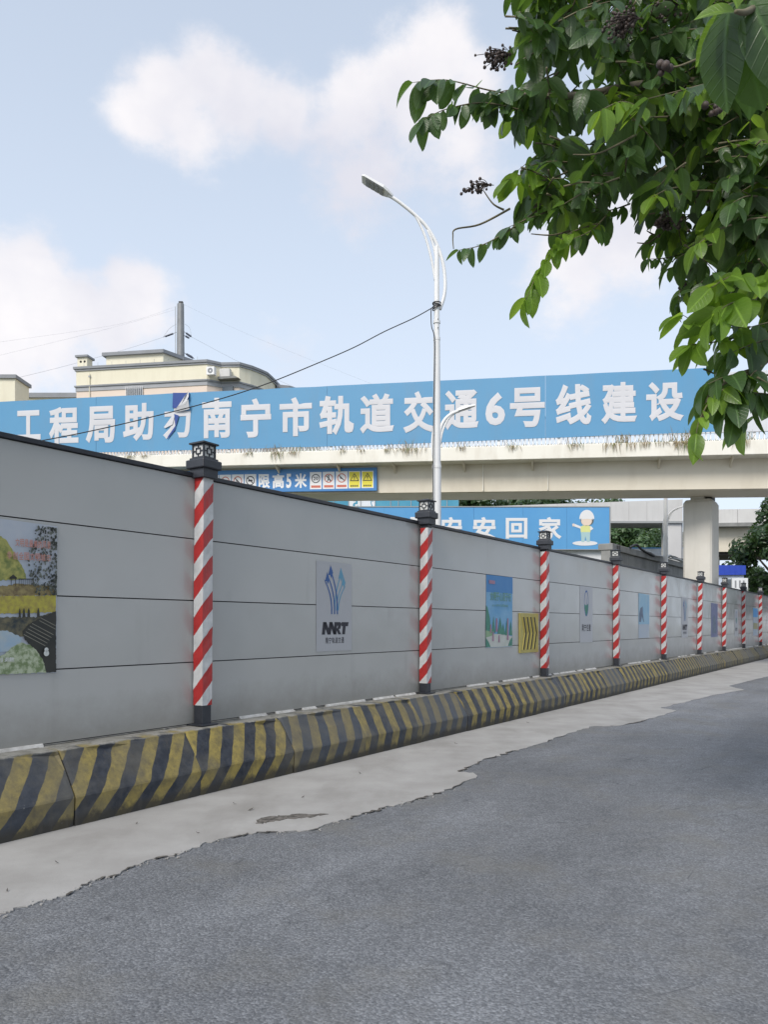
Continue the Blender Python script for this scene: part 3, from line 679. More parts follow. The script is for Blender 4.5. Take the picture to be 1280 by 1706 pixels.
def pal(b, y):
    b.ring_xz(pr.pt(74, 1082)[0], pr.pt(74, 1082)[1], 0, .018, y); b.ring_xz(pr.pt(74, 1088)[0], pr.pt(74, 1088)[1], 0, .024, y)
    a = pr.pt(-60, 1105); c = pr.pt(22, 1101); put_text(b, '文明创建', a[0], c[0], a[1], a[1]+.035, y)
pr.mb('emblem', 'p_pale', pal)
# 2. metro logo stickers
def metro_logo(cx, s, label, cy_top, cy_bot, group):
    # cx: pixel column, s: true height of the sticker in metres
    t, x, z = fence_thing('metro_logo_sticker', label, 'sticker', cx, cy_bot, group)
    _, zt = fr.loc(cx, cy_top); Hh = zt-z; w = Hh*.325
    MB().poly([(-w, 0), (w, 0), (w, Hh), (-w, Hh)], YB-.001).build('backing', 'sticker', t)
    # emblem: rays rising from three stems; u in [-1,1] across .5w, v 0..1 over the emblem
    def E(u, v): return (u*w*.62, Hh*(.425+.54*v))
    def ray(b, y, pts, wd):
        L_ = []; R_ = []
        for i, (u, v) in enumerate(pts):
            ww = wd*(1 if i < len(pts)-1 else .15); L_.append(E(u-ww, v)); R_.append(E(u+ww, v))
        n = len(pts); b.add([(p[0], y, p[1]) for p in L_]+[(p[0], y, p[1]) for p in R_], [(i, n+i, n+i+1, i+1) for i in range(n-1)])
    def arrow(b, y, tip, wl, dl): b.poly([E(tip[0]-wl*.55, tip[1]-dl*.8), E(tip[0]-wl*.1, tip[1]-dl*.75), E(tip[0]+wl*.15, tip[1]-dl), E(tip[0]+wl*.55, tip[1]-dl*.55), E(*tip)], y)
    b = MB()
    for k, (u0, tip) in enumerate(((.0, (.55, .80)), (.16, (.80, .66)), (.32, (1.02, .60)))):
        pts = [(u0+.02, .06)]+[(u0+.02+(tip[0]-u0)*(tt**2.0), .06+(tip[1]-.06)*tt) for tt in (.25, .45, .6, .75, .88, 1)]
        ray(b, YB-.002, pts, .045)
    arrow(b, YB-.0023, (.58, .97), .42, .30); arrow(b, YB-.0023, (.82, .80), .36, .26)
    b.build('emblem', 'teal_blue', t)
    b = MB()
    for k, (u0, tip) in enumerate(((-.26, (-.92, .70)), (.0, (-.62, .78)), (.26, (-.30, .86)))):
        pts = [(u0, -.02), (u0, .12)]+[(u0+(tip[0]-u0)*(tt**1.9), .12+(tip[1]-.12)*tt) for tt in (.25, .45, .6, .75, .88, 1)]
        ray(b, YB-.003, pts, .052)
    arrow(b, YB-.0033, (-.36, 1.0), .40, .27); arrow(b, YB-.0033, (-.66, .85), .36, .25)
    b.build('emblem', 'mid_blue', t)
    b = MB(); z0, z1 = Hh*.185, Hh*.325; st = w*.085
    def stroke(x0, v0, x1, v1, ww=st):
        b.poly([(x0*w-ww, z0+v0*(z1-z0)), (x0*w+ww, z0+v0*(z1-z0)), (x1*w+ww, z0+v1*(z1-z0)), (x1*w-ww, z0+v1*(z1-z0))], YB-.002)
    stroke(-.62, 0, -.55, 1); stroke(-.30, 0, -.55, 1, st*1.1); stroke(-.30, 0, -.20, 1); stroke(.02, 0, -.20, 1); stroke(.02, 0, .08, 1)
    b.poly([(.02*w, z1-st*1.5), (.30*w, z1-st*1.5), (.36*w, z1), (.02*w, z1)], YB-.0022); stroke(.24, .45, .33, .92); stroke(.30, 0, .14, .5)
    b.poly([(.40*w, z1-st*1.7), (.78*w, z1-st*1.7), (.82*w, z1), (.40*w, z1)], YB-.0022); stroke(.52, 0, .58, .95)
    b.build('lettering', 'ink', t)
    b = MB(); put_text(b, '南宁轨道交通', -.52*w, .56*w, Hh*.085, Hh*.155, YB-.002, .01); b.build('lettering', 'ink', t)
    return t
G1 = 'metro logo stickers on the hoarding'
metro_logo(557, 1, 'metro logo sticker with blue ray emblem, letters NNRT, on the second bay', 937, 1084, G1)
metro_logo(1141, 1, 'narrow far metro logo sticker beside the leaning post', 995, 1062, G1)
# 3. blue cartoon poster
t, x, z = fence_thing('cartoon_poster', 'blue poster with green trees and white path beside the yellow grille', 'poster', 830, 1078)
pr = Pr(t, x, z)
pcol('q_sky', (.10, .30, .52), (.20, .40, .58), 2.2); pcol('q_deep', (.045, .20, .46), (.06, .22, .47), 3); pcol('q_tree', (.035, .17, .13), (.06, .24, .17), 9); pcol('q_path', (.52, .53, .50), (.44, .47, .42), 6); pcol('q_txt', (.16, .34, .25), (.12, .28, .22), 9); pcol('q_grass', (.20, .34, .20), (.26, .38, .22), 9); pcol('q_red', (.36, .20, .28), (.30, .16, .24), 5)
pr.poly('print_ground', 'q_sky', [(809, 1079), (853, 1077), (854, 962), (810, 957)])
pr.poly('upper_sky', 'q_deep', [(810, 986), (854, 989), (854, 962), (810, 957)])
pr.poly('path', 'q_path', [(809, 1078.5), (853, 1076.5), (853, 1060), (838, 1056), (822, 1056), (809, 1060)])
pr.poly('grass', 'q_grass', [(809, 1062), (822, 1058), (820, 1048), (809, 1046)])
def trs(b, y):
    b.poly([pr.pt(809, 1050), pr.pt(817, 1052), pr.pt(816, 1030), pr.pt(812, 1012), pr.pt(809.6, 1008)], y)
    for k, (c, w, y0, y1) in enumerate(((822, 3, 1026, 1054), (833, 4.5, 1028, 1056), (838, 3.5, 1038, 1057), (844, 3, 1034, 1058), (850.6, 2.6, 1034, 1058))): yy = y-.0004*(k+1); b.add([(*[pr.pt(c-w, y1)[0]], yy, pr.pt(c-w, y1)[1]), (pr.pt(c+w, y1)[0], yy, pr.pt(c+w, y1)[1]), (pr.pt(c, y0)[0], yy, pr.pt(c, y0)[1])], [(0, 1, 2)])
    b.poly([pr.pt(809, 1078), pr.pt(817, 1077.5), pr.pt(814, 1070), pr.pt(809, 1062)], y); b.poly([pr.pt(846, 1076), pr.pt(853, 1075.5), pr.pt(853, 1061), pr.pt(849, 1067)], y)
pr.mb('trees', 'q_tree', trs); pr.n += 2
for c, y0, y1, w in ((827, 1030, 1052, 1.5), (821, 1052, 1068, 1.3), (831, 1058, 1070, 1.2), (845.5, 1030, 1066, 1.3), (817, 1040, 1054, 1.2)):
    pr.n -= 1; pr.poly('figure', 'q_red', [(c-w, y1), (c+w, y1), (c+w*.7, y0), (c-w*.6, y0)])
pr.poly('mark', 'q_red', [(814, 972), (824, 973), (824, 967.5), (814, 966)])
def qtx(b, y): a = pr.pt(816, 1000); c = pr.pt(851, 1000); put_text(b, '文明于心见于行', a[0], c[0], a[1], pr.pt(816, 986)[1], y, .02, .1)
def qtx2(b, y): a = pr.pt(819, 1010); c = pr.pt(846, 1010); put_text(b, '人人参与文明创建', a[0], c[0], a[1], pr.pt(819, 1006)[1], y, .01)
pr.mb('lettering', 'q_txt', qtx); pr.mb('lettering', 'q_txt', qtx2)
# 4. yellow ventilation grille
t, x, z = fence_thing('ventilation_grille', 'yellow metal ventilation grille with four bent dark slots on the hoarding', 'grille', 879, 1089)
pr = Pr(t, x, z)
a = pr.pt(864, 1088); c = pr.pt(895, 1022)
MB().box(a[0], c[0], YB-.030, YB-.004, a[1], c[1]).build('cover', 'vent_yellow', t, .004)
w_ = c[0]-a[0]; h_ = c[1]-a[1]
for k in range(4):
    x0 = a[0]+w_*(.12+.19*k); wd = w_*.105; zs = [a[1]+h_*.08, a[1]+h_*.5, a[1]+h_*.90]; off = w_*.12
    MB().prism_xz([(x0, zs[0]), (x0+wd, zs[0]), (x0+wd+off, zs[1]), (x0+wd, zs[2]), (x0, zs[2]), (x0+off, zs[1])], YB-.0325, YB-.029).build('slot', 'slot', t)
    MB().prism_xz([(x0-.012, zs[0]), (x0, zs[0]), (x0+off, zs[1]), (x0, zs[2]), (x0-.012, zs[2]), (x0+off-.012, zs[1])], YB-.045, YB-.029).build('louvre', 'vent_yellow', t)
# 5. green drop emblem sticker(s)
def drop_logo(cx, y_top, y_bot, label):
    t, x, z = fence_thing('emblem_sticker', label, 'sticker', cx, y_bot, 'drop emblem stickers on the hoarding'); _, zt = fr.loc(cx, y_top); H_ = zt-z; w = H_*.33
    MB().poly([(-w, 0), (w, 0), (w, H_), (-w, H_)], YB-.001).build('backing', 'sticker', t)
    b = MB(); n = 22; zc = H_*.70; vs = []
    for i in range(n):
        aa = 2*math.pi*i/n
        for r in (1, .86): vs.append((w*.34*r*math.cos(aa), YB-.002, zc+H_*.235*r*math.sin(aa)))
    b.add(vs, [(2*i, 2*((i+1) % n), 2*((i+1) % n)+1, 2*i+1) for i in range(n)]); b.poly([(-.02*w, zc-.1*H_), (.06*w, zc-.1*H_), (.04*w, zc+.12*H_)], YB-.0022); b.build('emblem', 'mid_blue', t)
    b = MB(); b.poly([(-w*.30, zc-.02*H_), (0, zc-.04*H_), (w*.30, zc+.0*H_), (w*.27, zc-.12*H_), (0, zc-.235*H_), (-w*.26, zc-.12*H_)][::-1], YB-.0026); b.build('emblem', 'q_tree', t)
    b = MB(); put_text(b, '南宁住建', -w*.72, w*.72, H_*.20, H_*.33, YB-.002, .015, .1); b.build('lettering', 'ink', t)
drop_logo(977, 977, 1070, 'sticker with an upright oval emblem filled green below, over dark lettering')
drop_logo(1227, 1015, 1060, 'faint far sticker on the bluish hoarding bay')
# 6. further posters
pcol('r_sky', (.20, .40, .56), (.30, .45, .55), 2); pcol('r_pale', (.36, .42, .50), (.40, .44, .48), 3); pcol('r_fig', (.06, .10, .17), (.14, .18, .25), 9); pcol('r_vio', (.10, .12, .26), (.16, .18, .30), 4); pcol('r_blu', (.05, .25, .55), (.08, .30, .58), 3); pcol('r_bot', (.30, .33, .16), (.34, .28, .16), 8)
t, x, z = fence_thing('figure_poster', 'pale blue poster with a small dark figure, past the emblem sticker', 'poster', 1072, 1063); pr = Pr(t, x, z)
pr.poly('print_ground', 'r_pale', [(1064, 1063), (1082, 1062), (1082, 991), (1064, 988)]); pr.poly('sky', 'r_sky', [(1064, 1040), (1082, 1039.6), (1082, 991), (1064, 988)])
pr.poly('figure', 'r_fig', [(1065, 1036), (1068, 1036), (1069.5, 1027), (1072, 1036), (1073, 1036), (1071, 1020), (1071, 1010), (1067, 1013), (1065, 1022)])
t, x, z = fence_thing('violet_poster', 'dark violet vertical poster strip beyond the leaning post', 'poster', 1190, 1061); pr = Pr(t, x, z)
pr.poly('print_ground', 'r_vio', [(1185, 1061.5), (1196, 1060.5), (1196, 1006), (1185, 1004)]); pr.poly('figure', 'r_fig', [(1187, 1055), (1194, 1055), (1193, 1030), (1190, 1024), (1188, 1031)])
t, x, z = fence_thing('far_poster', 'small far poster, bright blue above and green below', 'poster', 1259, 1058); pr = Pr(t, x, z)
pr.poly('print_ground', 'r_pale', [(1255, 1059), (1263, 1058.5), (1263, 1014), (1255, 1012.6)]); pr.poly('sky', 'r_blu', [(1255, 1028), (1263, 1028), (1263, 1014), (1255, 1012.6)]); pr.poly('meadow', 'r_bot', [(1255.5, 1048), (1262.5, 1048), (1262.5, 1038), (1255.5, 1037.5)])

# ================================================================== FOOTBRIDGE WITH BANNER
OX, OY = 11.16, 27.5; ORZ = -math.atan(.2557); of = Frame(OX, OY, ORZ); GR = .0315
oxf = lambda x, y, z: (x, y, z-GR*x)
def OL(px, py, v=0.): x, z = of.loc(px, py, v); return x, z+GR*x      # ungraded local coordinates
X0, X1 = -34.0, 16.0
br = thing('footbridge', 'cream steel footbridge crossing above the road and hoarding', 'bridge', (OX, OY, 0), ORZ)
zf1 = OL(1160, 735, -.15)[1]; zf0 = OL(1160, 759, -.15)[1]; zg = OL(1160, 815.5, .55)[1]
dk = MB(oxf); dk.box(X0, X1, -.15, 3.35, zf0, zf1); dk.build('deck', 'fascia', br, .02)
gd = MB(oxf)
gd.prism_yz([(.55, zf0+.01), (.62, zg+.02), (.70, zg), (2.50, zg), (2.58, zg+.02), (2.65, zf0+.01)], X0, X1); gd.build('girder', 'cream_steel', br)
for px in (420, 805, 913): 
    x, _ = OL(px, 790, .55); b = MB(oxf); b.box(x-.012, x+.012, .535, .60, zg+.05, zf0-.02); b.build('weld_seam', 'fascia', br)
for px in (330, 460, 562, 655, 772, 887, 1100, 1222):
    x, _ = OL(px, 765, .1); b = MB(oxf); b.add([(x-.03, -.02, zf0), (x+.03, -.02, zf0), (x+.03, .62, zf0), (x-.03, .62, zf0), (x-.03, .62, zf0-.34), (x+.03, .62, zf0-.34)], [(3, 4, 0), (1, 5, 2), (0, 4, 5, 1), (3, 2, 5, 4), (0, 1, 2, 3)]); b.build('bracket', 'cream_steel', br)
# railing: rails and balusters, both sides
zb0 = OL(1160, 720)[1]; zb1 = OL(1160, 614)[1]
rl = MB(oxf)
for y in (0.1, 3.15):
    rl.box(X0, X1, y-.03, y+.03, zf1+.03, zf1+.07); rl.box(X0, X1, y-.04, y+.04, zf1+1.05, zf1+1.12)
rl.build('rail', 'white_metal', br)
bl = MB(oxf); x = X0+.1; k = 0
while x < X1-.1:
    for y in (0.1, 3.15): w = .05 if k % 14 == 0 else .018; bl.box(x-w, x+w, y-w, y+w, zf1-.01, zf1+1.06)
    x += .16; k += 1
o = bl.build('balusters', 'white_metal', br); o['kind'] = 'stuff'
# pier
pv = (OL(1138, 900, 2.3)[0], 2.3); pa = -R(90)+FRZ-ORZ; pc, psn = math.cos(pa), math.sin(pa)
pxf = lambda x, y, z: (pv[0]+x*pc-y*psn, pv[1]+x*psn+y*pc, z)
pz = OL(1165, 832, 2.1)[1]-GR*pv[0]; PWD, PDP, ch = 1.05, 1.4, .07
def octo(x0, x1, y0, y1, c): return [(x0+c, y0), (x1-c, y0), (x1, y0+c), (x1, y1-c), (x1-c, y1), (x0+c, y1), (x0, y1-c), (x0, y0+c)]
rings = [(octo(0, PWD, 0, PDP, ch), 0.0), (octo(0, PWD, 0, PDP, ch), pz-.12), (octo(.07, PWD-.07, .07, PDP-.07, ch), pz)]
pm = MB(pxf); pm.add([(x, y, z) for rg, z in rings for x, y in rg], [(i*8+j, i*8+(j+1) % 8, (i+1)*8+(j+1) % 8, (i+1)*8+j) for i in range(2) for j in range(8)]+[tuple(range(16, 24))]); pm.build('pier', 'pier', br)
MB(pxf).box(.25, .75, .12, .6, pz-.01, pz+.17).build('bearing_plinth', 'pier', br, .02)
MB(pxf).box(.40, .98, .35, 1.0, pz-.01, pz+.35).build('bearing', 'dark_rubber', br, .01)
# further pier far left, hidden behind the hoarding from here
MB().box(-24, -22.9, .75, 2.45, 0, zg-GR*-24+.05).build('pier', 'pier', br, .1)
# --- banner on the railing
bn = thing('banner', 'long blue banner with white Chinese lettering hung along the footbridge railing', 'banner', (OX, OY, 0), ORZ)
_zl = [(OL(p, y)[0], OL(p, y)[1]) for p, y in ((-300, 762), (200, 753), (640, 741), (1000, 726), (1193, 719.5))]
def zlow(x):
    for (a, za), (c, zc_) in zip(_zl, _zl[1:]):
        if x <= c: return za+(zc_-za)*max(0, (x-a)/(c-a))
    return _zl[-1][1]
xs_ = [X0, OL(160, 700)[0], OL(545, 700)[0], OL(909, 700)[0], OL(1193, 700)[0]]
for i in range(4):
    b = MB(oxf); nx = 24
    vs = []; x0, x1 = xs_[i]+.006, xs_[i+1]-.006
    for j in range(5):
        for q in range(nx+1):
            xx = x0+(x1-x0)*q/nx; zl_ = zlow(xx); zz = zl_+(zb1-zl_)*j/4
            vs.append((xx, mnoise.noise(Vector((xx*.5, j*.8, i*4.)))*.007, zz+(mnoise.noise(Vector((xx*.8, i, 5)))*.018 if j in (0, 4) else 0)))
    n = len(vs); fs = [(j*(nx+1)+q, j*(nx+1)+q+1, (j+1)*(nx+1)+q+1, (j+1)*(nx+1)+q) for j in range(4) for q in range(nx)]
    vs += [(a, .035, c) for a, _, c in vs]; fs += [tuple(n+v for v in f[::-1]) for f in fs]
    ring = list(range(nx+1))+[j*(nx+1)+nx for j in range(1, 5)]+[4*(nx+1)+q for q in range(nx-1, -1, -1)]+[j*(nx+1) for j in range(3, 0, -1)]
    fs += [(ring[q], n+ring[q], n+ring[(q+1) % len(ring)], ring[(q+1) % len(ring)]) for q in range(len(ring))]
    b.add(vs, fs); b.build('panel', 'banner', bn, 0, False)
TXT = [('工',27,68,684,733),('程',82,131,678,740),('局',143,192,677,738),('助',205,256,672,735),('力',272,318,673,731),('南',337,386,663,730),('宁',401,452,664,729),('市',466,520,662,727),('轨',532,590,659,725),('道',600,657,656,722),('交',672,724,652,721),('通',741,798,650,716),('6',809,842,654,709),('号',850,908,646,712),('线',926,986,640,708),('建',1002,1062,637,706),('设',1077,1140,636,702)]
for ch_, a, c, t0, t1 in TXT:
    b = MB(oxf); m_ = (a+c)/2; xa_, xc_ = OL(a, 700)[0], OL(c, 700)[0]; z0_, z1_ = OL(m_, t1)[1], OL(m_, t0)[1]
    put_glyph(b, ch_, xa_, xc_, z0_, z1_, -.0125, .036); b.build('character', 'banner_white', bn)
# torn strip hanging from the character before the gap
def opoly(b, pts, y, xf=True): b.add([(*[OL(*p)[0]], y, OL(*p)[1]) for p in pts], [tuple(range(len(pts)))])
b = MB(oxf); opoly(b, [(288, 680), (303, 681), (316, 664), (317, 655), (289, 655)], -.040); opoly(b, [(281, 727), (293, 710), (291, 690), (299, 693), (292, 717), (279, 733)], -.046); b.build('tear', 'deep_blue', bn)
b = MB(oxf)
pts = [(290, 687, -.06), (300, 678, -.16), (312, 662, -.20), (316, 653, -.10), (317, 662, -.14), (312, 676, -.18), (318, 668, -.22), (318, 683, -.12), (304, 686, -.10)]
c0 = OL(305, 677); vs = [(c0[0], -.17, c0[1])]+[(OL(p[0], p[1])[0], p[2], OL(p[0], p[1])[1]) for p in pts]
b.add(vs, [(0, i, i % len(pts)+1) for i in range(1, len(pts)+1)]); b.build('torn_flap', 'banner_white', bn)
b = MB(oxf); opoly(b, [(274, 712), (290, 690), (293, 690), (288, 708), (276, 714)], -.044); b.build('torn_flap', 'banner_white', bn)
# pale second banner further along the railing
b2 = thing('pale_banner', 'pale grey banner on the footbridge railing behind the leaves', 'banner', (OX, OY, 0), ORZ)
b = MB(oxf); b.box(xs_[4]+.04, X1-.3, 0, .035, OL(1230, 720)[1], OL(1230, 619)[1]); b.build('panel', 'banner_grey', b2, .01)
b = MB(oxf); b.box(xs_[4]+.02, xs_[4]+.06, -.02, .05, zf1+.05, zb1+.05); b.build('edge_pole', 'white_metal', b2)
# weeds along the deck edge
wd_ = MB(oxf); wg_ = MB(oxf); rnd = random.Random(9)
tufts = [(462,1.5),(490,1.0),(570,.8),(600,.7),(648,.9),(675,1.3),(695,1.1),(770,.8),(855,.9),(960,1.0),(1025,1.4),(1045,1.2),(1070,1.1),(1100,.8),(1140,1.9),(1132,1.3),(1240,1.3),(150,.6),(215,.9),(240,.6),(415,.8),(345,.5)]
for px, sz in tufts:
    xx, _ = OL(px, 738, -.15)
    for k in range(int(26*sz)):
        a = xx+rnd.gauss(0, .16*sz); l = rnd.uniform(.08, .34)*sz; down = rnd.random() < .62; tgt = wd_ if rnd.random() < .75 else wg_
        z0 = zf1+.01; y0 = -.15+rnd.uniform(-.01, .1); w = .008; dx = rnd.uniform(-.1, .1)*sz
        if down: y0 = -.16; pts = [(a-w, y0, z0), (a+w, y0, z0), (a+w+dx*.5, y0-.07, z0-l*.4), (a-w+dx*.5, y0-.07, z0-l*.4)]; tip = (a+dx, y0-.04, z0-l)
        else: pts = [(a-w, y0, z0), (a+w, y0, z0), (a+w+dx*.6, y0-.03, z0+l*.6), (a-w+dx*.6, y0-.03, z0+l*.6)]; tip = (a+dx*1.6, y0-.06, z0+l)
        tgt.add(pts+[tip], [(0, 1, 2, 3), (3, 2, 4)])
xx = X0+10
while xx < X1:
    l = rnd.uniform(.03, .10); (wg_ if rnd.random() < .6 else wd_).add([(xx-.012, -.13, zf1), (xx+.012, -.13, zf1), (xx+rnd.uniform(-.05, .05), -.15, zf1+l)], [(0, 1, 2)]); xx += rnd.uniform(.02, .09)
wt = thing('weeds', 'dry brown weeds growing along the footbridge deck edge', 'weeds', (OX, OY, 0), ORZ)
for q, m_ in ((wd_, 'weed'), (wg_, 'weed_green')): o = q.build('weed_stalks', m_, wt); o['kind'] = 'stuff'
# --- height limit sign on the girder
sg = thing('height_limit_sign', 'blue height limit sign reading five metres on the girder', 'sign', (OX, OY, 0), ORZ)
xl = OL(290, 800, .45)[0]; xr = OL(628, 800, .45)[0]; z0 = OL(628, 817.5, .45)[1]; z1 = OL(628, 778.5, .45)[1]
b = MB(oxf); b.box(xl, xr, .45, .53, z0, z1); b.build('board', 'sign_blue', sg, .01)
yy = .446
for ch_, a, c in (('限', 431, 450), ('高', 454, 473.5), ('5', 477, 485.5), ('米', 491, 511.5)):
    t0 = 790-(a-431)*.015; b = MB(oxf); put_glyph(b, ch_, OL(a, 800, yy)[0], OL(c, 800, yy)[0], OL(a, t0+24, yy)[1], OL(a, t0, yy)[1], yy, .035); b.build('character', 'sign_white', sg)
def icon(a, c, t0, t1, kind):
    xa_, xc_ = OL(a, 800, yy)[0], OL(c, 800, yy)[0]; z0_, z1_ = OL((a+c)/2, t1, yy)[1], OL((a+c)/2, t0, yy)[1]; w = xc_-xa_; h = z1_-z0_; cx = (xa_+xc_)/2; cz = z0_+h*.62
    b = MB(oxf); b.add([(xa_, yy, z0_), (xc_, yy, z0_), (xc_, yy, z1_), (xa_, yy, z1_)], [(0, 1, 2, 3)]); pl = b.build('pictogram_plate', 'sign_white', sg)
    if kind == 'warn':
        b = MB(oxf); e = w*.06; b.poly([(xa_+e, z0_+e), (xc_-e, z0_+e), (xc_-e, z1_-e), (xa_+e, z1_-e)], yy-.002); b.build('yellow_print', 'ink_yellow', pl)
        b = MB(oxf); b.poly([(cx-w*.40, cz-h*.2), (cx+w*.40, cz-h*.2), (cx, cz+h*.28)], yy-.004); b.build('triangle', 'ink', pl)
        b = MB(oxf); b.poly([(cx-w*.30, cz-h*.155), (cx+w*.30, cz-h*.155), (cx, cz+h*.20)], yy-.006); b.build('triangle', 'ink_yellow', pl)
        b = MB(oxf); b.poly([(cx-w*.03, cz-h*.06), (cx+w*.03, cz-h*.06), (cx+w*.045, cz+h*.1), (cx-w*.045, cz+h*.1)], yy-.008); b.poly([(cx-w*.035, cz-h*.12), (cx+w*.035, cz-h*.12), (cx+w*.035, cz-h*.08), (cx-w*.035, cz-h*.08)], yy-.008)
        for q in range(4): b.poly([(xa_+w*(.18+.17*q), z0_+h*.09), (xa_+w*(.29+.17*q), z0_+h*.09), (xa_+w*(.29+.17*q), z0_+h*.19), (xa_+w*(.18+.17*q), z0_+h*.19)], yy-.004)
        b.build('print', 'ink', pl)
    else:
        b = MB(oxf); b.ring_xz(cx, cz, w*.30, w*.37, yy-.002); b.build('ring', 'ink' if kind in ('20', 'no') else 'ink_red', pl)
        b = MB(oxf); b.poly([(xa_+w*.1, z0_+h*.08), (xc_-w*.1, z0_+h*.08), (xc_-w*.1, z0_+h*.22), (xa_+w*.1, z0_+h*.22)], yy-.002); b.build('red_strip', 'ink_red', pl)
        b = MB(oxf)
        if kind == '20': put_glyph(b, '2', cx-w*.20, cx-w*.02, cz-h*.10, cz+h*.11, yy-.003, .03); put_glyph(b, '0', cx+w*.02, cx+w*.20, cz-h*.10, cz+h*.11, yy-.003, .03)
        elif kind == 'walk':
            b.ring_xz(cx, cz+h*.15, 0, w*.06, yy-.003, 8); b.poly([(cx-w*.05, cz-h*.03), (cx+w*.06, cz-h*.03), (cx+w*.05, cz+h*.1), (cx-w*.05, cz+h*.1)], yy-.003)
            b.poly([(cx-w*.16, cz-h*.19), (cx-w*.09, cz-h*.19), (cx+w*.03, cz-h*.03), (cx-w*.04, cz-h*.03)], yy-.003); b.poly([(cx+w*.1, cz-h*.19), (cx+w*.16, cz-h*.19), (cx+w*.06, cz-h*.03), (cx-w*.0, cz-h*.03)], yy-.0035)
        elif kind == 'no': b.poly([(cx-w*.2, cz-h*.05), (cx+w*.2, cz-h*.05), (cx+w*.16, cz+h*.06), (cx-w*.16, cz+h*.06)], yy-.003)
        else: b.poly([(cx-w*.14, cz-h*.02), (cx+w*.14, cz-h*.09), (cx+w*.14, cz-h*.05), (cx-w*.14, cz+h*.05)], yy-.003)
        if kind != '20': b.poly([(cx-w*.24, cz+h*.13), (cx-w*.20, cz+h*.17), (cx+w*.24, cz-h*.13), (cx+w*.20, cz-h*.17)][::-1], yy-.005)
        b.build('print', 'ink', pl)
for a, c, t0, kd in ((346, 365, 791.5, 'bar'), (366, 385, 791, 'bar'), (386.5, 406, 790.5, 'bar'), (407.5, 427, 790, 'no'), (516.5, 536, 786.5, '20'), (538, 557.5, 786, 'walk'), (559.5, 579.5, 785.5, 'bar'), (581, 600.5, 785, 'warn'), (602.5, 622.5, 784.5, 'warn')): icon(a, c, t0, t0+28.5, kd)

